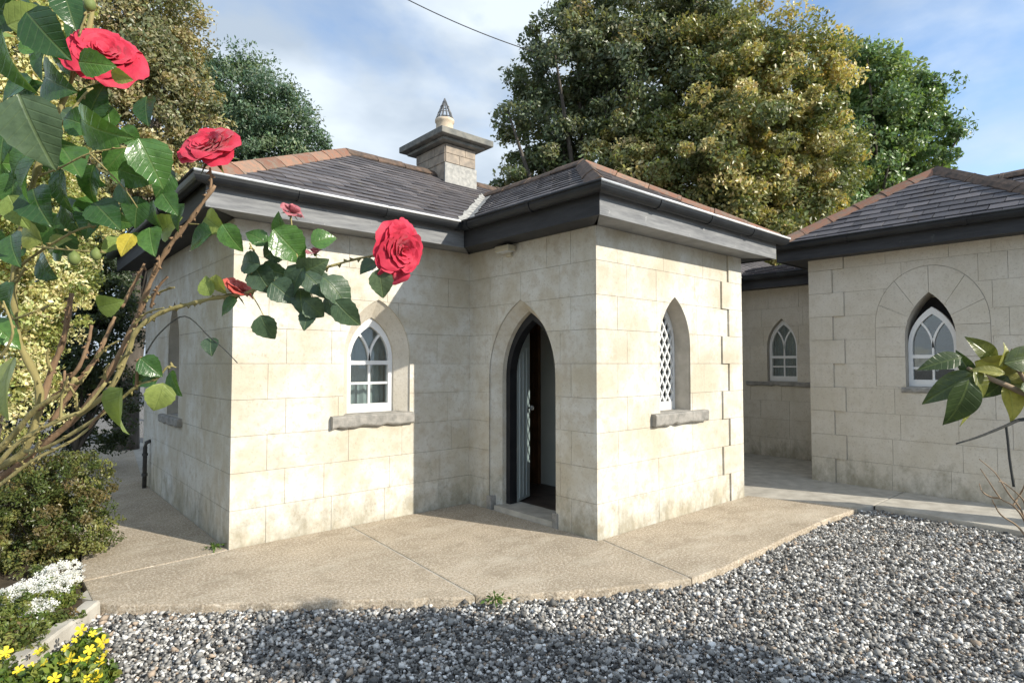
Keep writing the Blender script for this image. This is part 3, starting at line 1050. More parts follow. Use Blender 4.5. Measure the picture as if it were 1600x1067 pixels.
# --- link wall and wing front
WDk = Wall((XD, YA, 0), (0, -1, 0), (-1, 0, 0))
cd_ = YA - 4.44
openD = lancet(cd_, 0.25, 1.25, 1.82, 2.30)
wd = build_wall(wing, WDk, YA - YE0, SOF + 0.03, [openD], mat='wallgrey', blk=0.6, seed=31)
winD = sash_window(wing, WDk, cd_, 0.245, 1.255, 1.82, 2.29, -0.14, curtain=True)
sill(winD, WDk, cd_ - 0.62, cd_ + 0.62, 1.17, 1.245, 0.03, 4)
WE = Wall((XE, YE0, 0), (0, -1, 0), (-1, 0, 0))
ce = YE0 - 1.985
openE = lancet(ce, 0.255, 1.265, 1.86, 2.40)
ringE = lancet(ce, 0.575, 1.265, 1.98, 2.74, 14)
# rounder outer ring
ringE = [(ce - 0.575, 1.265), (ce + 0.575, 1.265)] + [(ce + 0.575 * math.cos(a), 2.02 + 0.70 * math.sin(a)) for a in [math.pi * i / 22 for i in range(23)]]
ZE = 2.97
we = build_wall(wing, WE, YE0 - YE1, ZE, [openE], mat='wallgrey', q0=(0.30, 0.44), q1=(0.30, 0.44), proud0=0.02, blk=0.66, seed=41, rings=[ringE])
ringin = [(ce + (p[0] - ce) * 0.991, p[1] if p[1] < 1.3 else 1.3 + (p[1] - 1.3) * 0.994) for p in ringE]
ring_blocks(we, WE, openE, ringin, ce, 8, 'wallgrey', 0.003, 2.0)
winE = sash_window(wing, WE, ce + 0.0, 0.252, 1.27, 1.76, 2.23, -0.17, curtain=False)
sill(winE, WE, ce - 0.30, ce + 0.30, 1.20, 1.262, 0.02, 14)
bl = obj('window_blind', [WE.p(ce - 0.24, 1.95, -0.30), WE.p(ce + 0.24, 1.95, -0.30), WE.p(ce + 0.24, 2.36, -0.30), WE.p(ce - 0.24, 2.36, -0.30)], [(0, 1, 2, 3)], MAT['felt'], winE)  # dark sheet put in for the shade of the arch head
obj('wall', *boxvf(XE + 0.302, XD - 0.0005, YE0 - 0.30, YE0 - 0.002, -0.1, ZE), MAT['wallgrey'], wing)
obj('wall', *boxvf(XE + 0.302, 12.0, YE1 + 0.002, YE1 + 0.3, -0.1, ZE), MAT['wallgrey'], wing)
obj('wall', *boxvf(XD + 0.001, 12.0, YE0 - 0.30, YE0 - 0.003, -0.1, ZE), MAT['wallgrey'], wing)
obj('wall', *boxvf(12.001, 12.3, -0.5, YA, -0.1, ZE), MAT['wallgrey'], wing)
obj('wall', *boxvf(9.2, 9.5, -0.5, YE1, -0.1, ZE), MAT['wallgrey'], wing)
obj('wall', *boxvf(9.501, 12.0, -0.5, -0.2, -0.1, ZE), MAT['wallgrey'], wing)

# --- eaves: soffit, fascia, gutter with lip coloured as sunlit, and joints
OV = 0.30
def eave(parent, a, b, out, ztop, zsof, fmat, m0=0.0, m1=0.0, rim=True, unions=3):
    """a,b: ends on the wall plane; out: outward unit; m0,m1: mitre extensions"""
    a, b, out = Vector(a), Vector(b), Vector(out)
    t = (b - a).normalized()
    def pt(base, ext, o, z):
        q_ = base + t * ext + out * o
        return Vector((q_.x, q_.y, z))
    # soffit
    V, Fc = [], []
    for z in (zsof, zsof + 0.02):
        V += [pt(a, 0, -0.02, z), pt(b, 0, -0.02, z), pt(b, m1 * (OV - 0.022), OV - 0.022, z), pt(a, -m0 * (OV - 0.022), OV - 0.022, z)]
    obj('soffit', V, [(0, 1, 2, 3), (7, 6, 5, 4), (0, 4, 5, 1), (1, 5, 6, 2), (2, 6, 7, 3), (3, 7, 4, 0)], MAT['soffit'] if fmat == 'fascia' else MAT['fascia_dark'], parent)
    V = []
    for z in (zsof - 0.012, ztop - 0.01):
        V += [pt(a, -m0 * (OV - 0.02), OV - 0.02, z), pt(b, m1 * (OV - 0.02), OV - 0.02, z), pt(b, m1 * OV, OV, z), pt(a, -m0 * OV, OV, z)]
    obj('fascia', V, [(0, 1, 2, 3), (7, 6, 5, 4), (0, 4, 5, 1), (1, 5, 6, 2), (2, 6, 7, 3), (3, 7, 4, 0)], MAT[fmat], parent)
    # half-round gutter
    gc, gr = OV + 0.058, 0.055
    prof = [(gc - gr, ztop), (gc - gr + 0.004, ztop - 0.001)]
    arc = [(gc + gr * math.cos(math.pi + math.pi * k / 10), ztop - 0.012 + 1.25 * gr * math.sin(math.pi + math.pi * k / 10)) for k in range(11)]
    arci = [(gc + (gr - 0.005) * math.cos(math.pi + math.pi * k / 10), ztop - 0.012 + (1.25 * gr - 0.005) * math.sin(math.pi + math.pi * k / 10)) for k in range(10, -1, -1)]
    prof = [(gc - gr, ztop)] + arc + [(gc + gr, ztop), (gc + gr - 0.005, ztop)] + arci + [(gc - gr + 0.005, ztop)]
    n = len(prof)
    V = [pt(a, -m0 * o, o, z) for o, z in prof] + [pt(b, m1 * o, o, z) for o, z in prof]
    Fc = [(k, (k + 1) % n, n + (k + 1) % n, n + k) for k in range(n)]
    Fc += [tuple(range(n)), tuple(range(2 * n - 1, n - 1, -1))]
    g_ = obj('gutter', V, Fc, MAT['gutter'], parent)
    ro = gc + gr + 0.002
    obj('gutter_rim', *tube([pt(a, -m0 * ro, ro, ztop), pt(b, m1 * ro, ro, ztop)], 0.0125, 8), MAT['rim'] if rim else MAT['gutter'], g_, True)
    Ln = (b - a).length
    for k in range(unions):
        s = Ln * (k + 0.5) / unions
        pr2 = [(gc + (gr + 0.007) * math.cos(math.pi + math.pi * i / 10), ztop - 0.012 + (1.25 * gr + 0.007) * math.sin(math.pi + math.pi * i / 10)) for i in range(11)] + [(gc + gr + 0.012, ztop + 0.010), (gc + gr - 0.01, ztop + 0.010)]
        V = [pt(a, s - 0.022, o, z) for o, z in pr2] + [pt(a, s + 0.022, o, z) for o, z in pr2]
        nn = len(pr2)
        Fc = [(i, i + 1, nn + i + 1, nn + i) for i in range(nn - 1)] + [tuple(range(nn)), tuple(range(2 * nn - 1, nn - 1, -1))]
        obj('gutter_bracket', V, Fc, MAT['gutter'], g_)
ZG = 3.02
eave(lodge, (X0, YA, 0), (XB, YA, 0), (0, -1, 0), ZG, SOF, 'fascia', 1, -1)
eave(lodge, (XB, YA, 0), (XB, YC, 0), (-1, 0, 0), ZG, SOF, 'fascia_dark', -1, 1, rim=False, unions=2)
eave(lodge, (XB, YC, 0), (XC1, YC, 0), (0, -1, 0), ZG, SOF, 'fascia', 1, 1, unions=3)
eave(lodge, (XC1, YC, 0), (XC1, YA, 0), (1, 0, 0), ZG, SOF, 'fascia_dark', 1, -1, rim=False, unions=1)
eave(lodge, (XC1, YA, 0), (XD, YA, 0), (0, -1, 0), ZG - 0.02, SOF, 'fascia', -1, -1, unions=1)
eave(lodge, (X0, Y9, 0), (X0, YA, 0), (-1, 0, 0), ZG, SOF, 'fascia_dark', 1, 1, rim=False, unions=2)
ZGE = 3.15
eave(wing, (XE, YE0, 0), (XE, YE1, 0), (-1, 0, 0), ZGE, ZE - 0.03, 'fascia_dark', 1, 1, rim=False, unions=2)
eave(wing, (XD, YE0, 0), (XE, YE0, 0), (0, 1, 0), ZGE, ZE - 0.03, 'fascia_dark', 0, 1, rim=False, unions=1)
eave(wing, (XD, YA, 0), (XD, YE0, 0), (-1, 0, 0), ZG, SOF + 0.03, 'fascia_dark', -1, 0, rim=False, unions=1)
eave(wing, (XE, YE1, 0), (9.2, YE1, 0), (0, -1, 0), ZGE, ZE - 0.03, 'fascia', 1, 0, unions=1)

# --- roofs: underlay plus slates; the 300 that show largest are pieces of their own
EA = OV + 0.02
ea, ez = EA, ZG - 0.005
def roofdata(kind):
    out = []
    s = 0.585
    xa, ya, y9 = X0 - ea, YA - ea, Y9 + ea
    hd = (y9 - ya) / 2
    zr = ez + s * hd; yr = (ya + y9) / 2
    xb, yc, xc = XB - ea, YC - ea, XC1 + ea
    hp = (xc - xb) / 2; xp = (xb + xc) / 2; zp = ez + s * hp
    if kind == 'lodge':
        out.append([(xa, ya, ez), (xb, ya, ez), (xb + hd, yr, zr), (xa + hd, yr, zr)])             # facade slope
        out.append([(xa, y9, ez), (xa, ya, ez), (xa + hd, yr, zr)])                                  # left hip end
        out.append([(xb, ya, ez), (xb, yc, ez), (xp, yc + hp, zp), (xp, ya + hp, zp)])               # porch, door side
        out.append([(xb, yc, ez), (xc, yc, ez), (xp, yc + hp, zp)])                                  # porch, lattice side
        out.append([(xc, yc, ez), (xc, ya, ez), (xp, ya + hp, zp), (xp, yc + hp, zp)])               # porch, far side
        out.append([(xc, ya, ez), (XD + 4.2, ya, ez), (XD + 4.2, yr, zr), (xc - hp + 0.0, ya + hp, zp)])
        out.append([(XD + 4.2, y9, ez), (xa, y9, ez), (xa + hd, yr, zr), (XD + 4.2, yr, zr)])        # back slope
        out.append([(xb + hp, ya + hp, zp), (xp + 0.02, ya + hp, zp), (XD + 4.2, yr, zr), (xb + hd, yr, zr)])
        ridges = [((xa, ya, ez), (xa + hd, yr, zr), 'terra'), ((xa + hd, yr, zr), (XD + 4.2, yr, zr), 'ridge_dark'),
                  ((xb, yc, ez), (xp, yc + hp, zp), 'ridge_dark'), ((xc, yc, ez), (xp, yc + hp, zp), 'terra'), ((xp, yc + hp, zp), (xp, ya + hp, zp), 'ridge_dark')]
        valley = ((xb, ya, ez), (xb + hp, ya + hp, zp))
        return out, ridges, valley
    ezE = ZGE - 0.005
    s2 = 0.66
    y0, y1, x0 = YE0 + ea, YE1 - ea, XE - ea
    h = (y0 - y1) / 2; ym = (y0 + y1) / 2; zr2 = ezE + s2 * h
    out.append([(x0, y0, ezE), (x0, y1, ezE), (x0 + h, ym, zr2)])
    out.append([(12.3, y0, ezE), (x0, y0, ezE), (x0 + h, ym, zr2), (12.3, ym, zr2)])
    out.append([(x0, y1, ezE), (12.3, y1, ezE), (12.3, ym, zr2), (x0 + h, ym, zr2)])
    # set-back range to the right, lower link roof to the left
    zl = ezE + s2 * 1.45
    out.append([(8.95, 1.3, ezE), (8.95, -0.8, ezE), (10.4, 0.65, zl), (10.4, 2.1, zl)])
    out.append([(8.95, -0.8, ezE), (11.85, -0.8, ezE), (10.4, 0.65, zl)])
    zk = ez + 0.25 * 1.6
    out.append([(XD - ea, YA + 0.2, ez), (XD - ea, YE0 - 0.1, ez), (XD + 1.3, YE0 - 0.1, zk), (XD + 1.3, YA + 0.2, zk)])
    ridges = [((x0, y0, ezE), (x0 + h, ym, zr2), 'terra'), ((x0, y1, ezE), (x0 + h, ym, zr2), 'ridge_dark'), ((x0 + h, ym, zr2), (12.3, ym, zr2), 'ridge_dark'), ((10.4, 2.1, zl), (10.4, 0.65, zl), 'ridge_dark')]
    return out, ridges, None

SW, SE, ST = 0.255, 0.155, 0.009     # slate width, exposure, thickness
def slate_shape():
    V, Fc = boxvf(-SW / 2 + 0.0025, SW / 2 - 0.0025, 0, SE + 0.05, 0, ST)
    V = [list(v) for v in V]
    return V, Fc
slv, slf = slate_shape()
slate_meshes = []
for k in range(4):
    R = random.Random(k)
    V = [(v[0] + (R.uniform(-0.004, 0.004)), v[1] + (R.uniform(-0.006, 0.004) if v[1] == 0 else 0), v[2] + R.uniform(-0.0015, 0.0015)) for v in slv]
    me = fixn(mesh('slate', V, slf)); me.materials.append(MAT['slate'])
    slate_meshes.append(me)

def roof(parent, kind):
    planes, ridges, valley = roofdata(kind)
    V, Fc = [], []
    for pl in planes:
        o = len(V)
        pl = [Vector(p) for p in pl]
        nn = (pl[1] - pl[0]).cross(pl[2] - pl[0]).normalized()
        if nn.z < 0:
            nn = -nn
        V += [p - nn * 0.006 for p in pl]
        Fc.append(tuple(range(o, o + len(pl))))
    rf = obj('roof', V, Fc, MAT['felt'], parent, fix=False)
    cand = []
    R = random.Random(11 if kind == 'lodge' else 12)
    restV, restF = [], []
    for pl in planes:
        pl = [Vector(p) for p in pl]
        e = (pl[1] - pl[0]); e.z = 0; e.normalize()
        nn = (pl[1] - pl[0]).cross(pl[2] - pl[0]).normalized()
        if nn.z < 0:
            nn = -nn
        if kind == 'lodge' and abs(pl[0].z - ez) > 0.2:      # upper remainder of the facade slope
            e = Vector((1, 0, 0))
        up = nn.cross(e)
        if up.z < 0:
            up = -up
        o0 = pl[0]
        poly = [((p - o0).dot(e), (p - o0).dot(up)) for p in pl]
        s0, s1 = min(p[0] for p in poly), max(p[0] for p in poly)
        t0, t1 = min(p[1] for p in poly), max(p[1] for p in poly)
        c = 0
        t = t0 - 0.03
        while t < t1:
            x = s0 - (0.5 * SW if c % 2 else 0)
            while x < s1 + SW:
                rc = rect(x - SW / 2, x + SW / 2, max(t, t0 - 0.03), t + SE)
                pc = clip_convex(rc, [(p[0], p[1] - (0.04 if p[1] < t0 + 1e-4 else 0)) for p in poly])
                if len(pc) > 2:
                    ar = 0.5 * abs(sum(pc[i].x * pc[(i + 1) % len(pc)].y - pc[(i + 1) % len(pc)].x * pc[i].y for i in range(len(pc))))
                    full = ar > 0.985 * SW * SE
                    w = o0 + e * x + up * t
                    if full:
                        v = w - CAM
                        D = v.dot(FW)
                        px = CX + FPX * v.dot(RT) / max(D, 0.1); py = CY - FPX * v.dot(UP) / max(D, 0.1)
                        vis = max(0, -v.normalized().dot(nn)) / v.length_squared if (D > 0 and -10 < px < 1610 and -10 < py < 1080) else 0
                        if R.random() < 0.02 and vis > 0:
                            drop = R.uniform(0.01, 0.03)
                        else:
                            drop = R.gauss(0, 0.0025)
                        cand.append((vis, w, e, up, nn, drop, R.gauss(0, 0.008)))
                    elif ar > 0.0008:
                        tip = 0.016
                        n = len(pc); o = len(restV)
                        ymin = t
                        def lift(yy):
                            return tip * (1 - (yy - t) / (SE + 0.05)) + 0.002
                        restV += [o0 + e * p.x + up * p.y + nn * lift(p.y) for p in pc]
                        restV += [o0 + e * p.x + up * p.y + nn * (lift(p.y) - ST) for p in pc]
                        restF.append(tuple(range(o, o + n))); restF.append(tuple(range(o + 2 * n - 1, o + n - 1, -1)))
                        for i in range(n):
                            j = (i + 1) % n
                            restF.append((o + i, o + n + i, o + n + j, o + j))
                x += SW
            t += SE; c += 1
    cand.sort(key=lambda q_: -q_[0])
    tilt = math.atan2(0.016, SE + 0.05)
    for i, (vis, w, e, up, nn, drop, tw) in enumerate(cand):
        u2 = up * math.cos(tilt) - nn * math.sin(tilt)
        n2 = nn * math.cos(tilt) + up * math.sin(tilt)
        mm = Matrix((e, u2, n2)).transposed().to_4x4() @ Matrix.Rotation(tw, 4, 'Z')
        mm.translation = w - up * drop + nn * 0.010
        if i < 300 and vis > 0:
            put('slate', slate_meshes[i % 4], None, rf, mm)
        else:
            o = len(restV)
            restV += [mm @ Vector(v) for v in slv]
            restF += [tuple(k + o for k in f) for f in slf]
    st = obj('slate_field', restV, restF, MAT['slate'], rf, fix=False)
    st['kind'] = 'stuff'
    # ridge and hip tiles
    for (a, b, mt) in ridges:
        a, b = Vector(a), Vector(b)
        d = (b - a).normalized(); Ln = (b - a).length
        side = d.cross(Z).normalized(); upv = side.cross(d)
        k = max(1, round(Ln / 0.42)); ln_ = Ln / k
        me = None
        for i in range(k):
            prof = [(-0.105, -0.045), (-0.06, 0.005), (0, 0.045), (0.06, 0.005), (0.105, -0.045), (0.10, -0.06), (0.055, -0.012), (0, 0.026), (-0.055, -0.012), (-0.10, -0.06)]
            if me is None:
                V = []
                for y, gsc in ((0.004, 1.07), (0.045, 1.07), (0.05, 1.0), (ln_ - 0.004, 1.0)):
                    V += [(px * gsc, y, pz * gsc + 0.022) for px, pz in prof]
                n = len(prof)
                Fc = []
                for r_ in range(3):
                    Fc += [(r_ * n + q_, r_ * n + (q_ + 1) % n, (r_ + 1) * n + (q_ + 1) % n, (r_ + 1) * n + q_) for q_ in range(n)]
                Fc += [tuple(range(n)), tuple(range(4 * n - 1, 3 * n - 1, -1))]
                me = fixn(mesh('ridge_tile', V, Fc)); me.materials.append(MAT[mt])
            mm = Matrix((side, d, upv)).transposed().to_4x4() @ Matrix.Rotation(R.gauss(0, 0.012), 4, 'X') @ Matrix.Rotation(R.gauss(0, 0.02), 4, 'Y')
            mm.translation = a + d * (ln_ * i) + upv * R.uniform(-0.004, 0.006)
            put('ridge_tile', me, None, rf, mm)
    if valley:
        a, b = Vector(valley[0]), Vector(valley[1])
        V, Fc = [], []
        N = 22
        for i in range(N + 1):
            c = a.lerp(b, i / N)
            R2 = random.Random(i)
            w0, w1 = 0.075 + R2.uniform(-0.02, 0.02), 0.075 + R2.uniform(-0.02, 0.02)
            dd = Vector((1, -1, 0)).normalized()
            V += [c - dd * w0 + Z * (0.022 + w0 * 0.41), c + Z * 0.018, c + dd * w1 + Z * (0.022 + w1 * 0.41)]
        for i in range(N):
            for k in range(2):
                Fc.append((i * 3 + k, i * 3 + k + 1, (i + 1) * 3 + k + 1, (i + 1) * 3 + k))
        obj('valley_flashing', V, Fc, MAT['lead'], rf, fix=False)
    return rf
rfL = roof(lodge, 'lodge')
rfW = roof(wing, 'wing')
# end gables closing the lodge roof at the back
# --- chimney
yr = (YA + Y9) / 2
def chimney():
    near = ray(696, 260)
    yf = yr - 0.30
    xn = CAM.x + near.x * (yf / near.y)
    xr = ray(742, 260).x / ray(742, 260).y * yf
    x0, x1 = xn, xr
    y0, y1 = yf, yr + 0.46
    zt = 4.72
    c = obj('chimney', *boxvf(x0, x1, y0, y1, 4.0, zt), MAT['stack'], lodge)
    bevel_obj(c, 0.01)
    # lined-out stack faces
    R = random.Random(5)
    WF = Wall((x0, y0, 0), (1, 0, 0), (0, -1, 0)); WS = Wall((x0, y1, 0), (0, -1, 0), (-1, 0, 0))
    for Wk, ln_ in ((WF, x1 - x0), (WS, y1 - y0)):
        z = 4.44
        for i, hh in enumerate((0.135, 0.135)):
            cut = [0, ln_ * (0.45 + 0.2 * (i % 2)), ln_]
            for a, b in zip(cut[:-1], cut[1:]):
                obj('stone_block', *Wk.ext(region(rect(a + 0.003, b - 0.003, z + 0.004, z + hh - 0.004)), 0.0005, 0.012), MAT['stack'], c)
            z += hh
    # lead flashing dressed up the foot
    obj('flashing', *join(boxvf(x0 - 0.018, x1 + 0.018, y0 - 0.02, y0 - 0.001, 4.06, 4.43), boxvf(x1 + 0.001, x1 + 0.016, y0, y1, 4.1, 4.43)), MAT['lead'], c)
    o = 0.20
    cap = obj('cap', *join(boxvf(x0 - o * 0.55, x1 + o * 0.55, y0 - o * 0.55, y1 + o * 0.55, zt + 0.001, zt + 0.05), boxvf(x0 - o, x1 + o, y0 - o, y1 + o, zt + 0.051, zt + 0.145)), MAT['capstone'], c)
    bevel_obj(cap, 0.012)
    cx, cy = (x0 + x1) / 2 - 0.02, (y0 + y1) / 2
    r = P(697, 213, 1) - CAM
    pc = (cx, cy, zt + 0.146)
    obj('chimney_pot', *lathe([(0.145, 0), (0.14, 0.10), (0.155, 0.115), (0.155, 0.15), (0.132, 0.165), (0.128, 0.31), (0.145, 0.325), (0.145, 0.365), (0.118, 0.37), (0.10, 0.34)], pc, 20), MAT['pot'], c, True)
    cw = []
    top = Vector((cx, cy, zt + 0.146 + 0.70))
    for k in range(10):
        a = 2 * math.pi * k / 10
        cw.append(tube([Vector((cx + 0.135 * math.cos(a), cy + 0.135 * math.sin(a), zt + 0.146 + 0.36)), Vector((cx + 0.10 * math.cos(a), cy + 0.10 * math.sin(a), zt + 0.146 + 0.46)), top], 0.008, 5))
    for rr, zz in ((0.128, 0.39), (0.10, 0.47), (0.062, 0.57), (0.03, 0.64)):
        cw.append(tube([Vector((cx + rr * math.cos(a), cy + rr * math.sin(a), zt + 0.146 + zz)) for a in [2 * math.pi * k / 16 for k in range(17)]], 0.006, 5))
    obj('cowl', *join(*cw), MAT['steel'], c)
    return c
chimney()

# --- small floodlight under the porch eave, pipe by the far corner
def floodlight():
    t = thing('wall_lamp', 'small cream box lamp under the porch eave above the doorway', 'lamp', (XB - 0.05, 4.60, 2.70))
    b = obj('housing', *boxvf(XB - 0.13, XB - 0.02, 4.50, 4.72, 2.705, 2.765), MAT['lampbody'], t)
    bevel_obj(b, 0.012)
    obj('lens', *boxvf(XB - 0.118, XB - 0.03, 4.52, 4.70, 2.697, 2.7045), MAT['curtain'], t)
    obj('bracket', *boxvf(XB - 0.03, XB - 0.001, 4.57, 4.65, 2.66, 2.704), MAT['lampbody'], t)
floodlight()
def wastepipe():
    t = thing('waste_pipe', 'short dark waste pipe low on the shaded side wall of the lodge', 'pipe', (X0 - 0.06, 8.62, 0))
    obj('pipe', *tube([(X0 - 0.06, 8.62, 0.0), (X0 - 0.06, 8.62, 0.50), (X0 - 0.05, 8.62, 0.56), (X0 + 0.0, 8.62, 0.58)], 0.025, 10), MAT['pipe'], t, True)
    for z in (0.15, 0.4):
        obj('clip', *lathe([(0.034, 0), (0.034, 0.03)], (X0 - 0.06, 8.62, z), 12), MAT['pipe'], t)
wastepipe()

# ------------------------------------------------------------------ vegetation
def leaf_cloud(pos, size, aspect, cols, seed, outward=None, upbias=0.4, fold=0.12):
    R = np.random.RandomState(seed)
    n = len(pos)
    d = R.normal(size=(n, 3)); d /= np.linalg.norm(d, axis=1)[:, None]
    d[:, 2] -= 0.25
    d /= np.linalg.norm(d, axis=1)[:, None]
    nr = R.normal(size=(n, 3)) * 0.6
    nr[:, 2] += upbias
    if outward is not None:
        nr += outward * 1.15
    s = np.cross(d, nr); s /= (np.linalg.norm(s, axis=1)[:, None] + 1e-9)
    nr = np.cross(s, d)
    Ls = (size * R.uniform(0.65, 1.3, n))[:, None]
    Ws = Ls * aspect
    b = pos - d * Ls / 2; t = pos + d * Ls / 2
    l = pos + s * Ws / 2 + nr * Ws * fold - d * Ls * 0.08; r = pos - s * Ws / 2 + nr * Ws * fold - d * Ls * 0.08
    V = np.stack([b, r, t, l], 1).reshape(-1, 3)
    base = np.arange(n)[:, None] * 4
    Fi = np.concatenate([base + np.array([[0, 1, 2]]), base + np.array([[0, 2, 3]])], 1).reshape(-1, 3)
    return V, Fi, np.repeat(cols, 4, 0)
def clumps_in(lobes, n, R, shell=0.55):
    """random clump centres filling ellipsoid lobes, more of them near the outside"""
    vol = np.array([l[1][0] * l[1][1] * l[1][2] for l in lobes]) ** (2 / 3)
    idx = R.choice(len(lobes), n, p=vol / vol.sum())
    d = R.normal(size=(n, 3)); d /= np.linalg.norm(d, axis=1)[:, None]
    rr = shell + (1 - shell) * R.uniform(0, 1, n) ** 0.6
    c = np.array([l[0] for l in lobes])[idx]; ra = np.array([l[1] for l in lobes])[idx]
    return c + d * ra * rr[:, None], d
def palette(R, n, cols, wts):
    cols = np.array(cols)
    return cols[R.choice(len(cols), n, p=np.array(wts) / np.sum(wts))]
def foliage(name, parent, lobes, nclump, per, crad, lsize, aspect, cols, wts, seed, shell=0.55, upbias=0.4, mat='leaf', jit=0.25, zmin=None):
    R = np.random.RandomState(seed)
    c, d = clumps_in(lobes, nclump, R, shell)
    ccol = palette(R, nclump, cols, wts)
    cr = crad * R.uniform(0.5, 1.4, nclump)
    k = R.poisson(per, nclump)
    idx = np.repeat(np.arange(nclump), k)
    n = len(idx)
    off = R.normal(size=(n, 3)); off /= np.linalg.norm(off, axis=1)[:, None]
    off *= (cr[idx] * R.uniform(0.15, 1.0, n) ** 0.5)[:, None]
    off[:, 2] *= 0.75
    pos = c[idx] + off
    col = ccol[idx] * R.uniform(1 - jit, 1 + jit, (n, 1)) * (1 + R.normal(0, 0.06, (n, 3)))
    outw = d[idx]
    if zmin is not None:
        kp = pos[:, 2] > zmin
        pos, col, outw = pos[kp], col[kp], outw[kp]
    V, Fi, C_ = leaf_cloud(pos, lsize, aspect, np.clip(col, 0.004, 0.9), seed + 1, outw, upbias)
    me = tri_cloud_mesh(name, V, Fi, C_)
    o = put(name, me, MAT[mat], parent)
    o['kind'] = 'stuff'
    return o, c
def tree_trunk(parent, base, tops, r0, seed, mat='bark', fork=0.35):
    """tapered bole with limbs bending out to the given points"""
    R = random.Random(seed)
    base = Vector(base)
    cen = sum((Vector(t) for t in tops), Vector()) / len(tops)
    fk = base.lerp(Vector((cen.x, cen.y, cen.z)), fork)
    parts = []
    bole = smoothline([base, base.lerp(fk, 0.5) + Vector((R.uniform(-.1, .1), R.uniform(-.1, .1), 0)), fk], 4)
    parts.append(tube(bole, [r0 * (1.15 - 0.4 * i / (len(bole) - 1)) for i in range(len(bole))], 10))
    for t in tops:
        t = Vector(t)
        mid = fk.lerp(t, 0.5) + Vector((R.uniform(-.3, .3), R.uniform(-.3, .3), R.uniform(0, .4))) * (t - fk).length * 0.15
        ln = smoothline([fk, mid, t], 4)
        rr = r0 * R.uniform(0.3, 0.5)
        parts.append(tube(ln, [rr * (1 - 0.85 * i / (len(ln) - 1)) for i in range(len(ln))], 6))
    o = obj('trunk', *join(*parts), MAT[mat], parent, True, fix=False)
    return o
def lobe(px, py, d, rx, rz=None, ry=None):
    rz = rz or rx; ry = ry or rx
    return (tuple(P(px, py, d)), (rx, ry, rz))

def make_tree(name, label, lobes, nclump, per, crad, lsize, aspect, cols, wts, seed, r0=0.3, shell=0.5, group=None, base=None, nl=16):
    ce_ = sum((Vector(l[0]) for l in lobes), Vector()) / len(lobes)
    b = base or (ce_.x, ce_.y, -0.08)
    t = thing(name, label, 'tree', b, group)
    _, c = foliage('crown', t, lobes, nclump, per, crad, lsize, aspect, cols, wts, seed, shell)
    R = random.Random(seed)
    tops = [c[R.randrange(len(c))] for _ in range(nl)]
    tree_trunk(t, b, [tuple(x) for x in tops], r0, seed)
    return t

DT = 17.0
# dark broadleaf with open edge, left of the big group
make_tree('broadleaf_tree', 'tall dark grey-green tree rising behind the porch roof, thin at its edge', [
    lobe(1000, 10, DT, 2.3, 1.9), lobe(890, 110, DT, 1.8, 1.5), lobe(845, 200, DT, 1.35, 1.2), lobe(835, 290, DT, 1.1, 0.9), lobe(800, 325, DT, 0.7, 0.5), lobe(930, 250, DT, 1.8, 1.5), lobe(1110, 40, DT, 1.7, 1.3), lobe(1000, 130, DT, 2.2, 1.8)],
    640, 165, 0.42, 0.135, 0.5, [(0.131, 0.166, 0.096), (0.174, 0.209, 0.113), (0.244, 0.260, 0.139), (0.418, 0.365, 0.174)], [4, 4, 2, 0.9], 101, 0.34, 0.35)
make_tree('broadleaf_tree', 'yellowing olive-green tree behind the porch, its leaves turning', [
    lobe(1150, 200, DT - 1.2, 2.3, 2.0), lobe(1220, 120, DT - 1.2, 1.7, 1.4), lobe(1090, 260, DT - 1.2, 2.0, 1.4), lobe(1250, 250, DT - 1.2, 1.6, 1.5), lobe(1130, 100, DT - 1.0, 1.6, 1.2), lobe(990, 250, DT - 1.0, 1.3, 1.2), lobe(1180, 320, DT - 1.2, 1.7, 0.8), lobe(1170, 375, DT - 1.2, 1.6, 0.9), lobe(1040, 340, DT - 1.2, 1.3, 0.9), lobe(1250, 345, DT - 1.2, 1.2, 0.9)],
    960, 165, 0.38, 0.125, 0.5, [(0.156, 0.187, 0.070), (0.250, 0.265, 0.102), (0.421, 0.383, 0.156), (0.600, 0.530, 0.250)], [3, 4, 3, 1.5], 111, 0.3, 0.4)
make_tree('broadleaf_tree', 'plain mid-green tree behind the wing roof', [
    lobe(1370, 195, DT + 4, 2.2, 2.1), lobe(1330, 120, DT + 4, 1.7, 1.3), lobe(1425, 230, DT + 4, 1.5, 1.5), lobe(1310, 260, DT + 4, 2.0, 1.5), lobe(1300, 330, DT + 4, 2.2, 1.4), lobe(1405, 160, DT + 4, 1.2, 1.0)],
    520, 120, 0.45, 0.17, 0.5, [(0.127, 0.210, 0.090), (0.180, 0.277, 0.106), (0.256, 0.346, 0.134)], [3, 4, 2], 121, 0.3, 0.45)
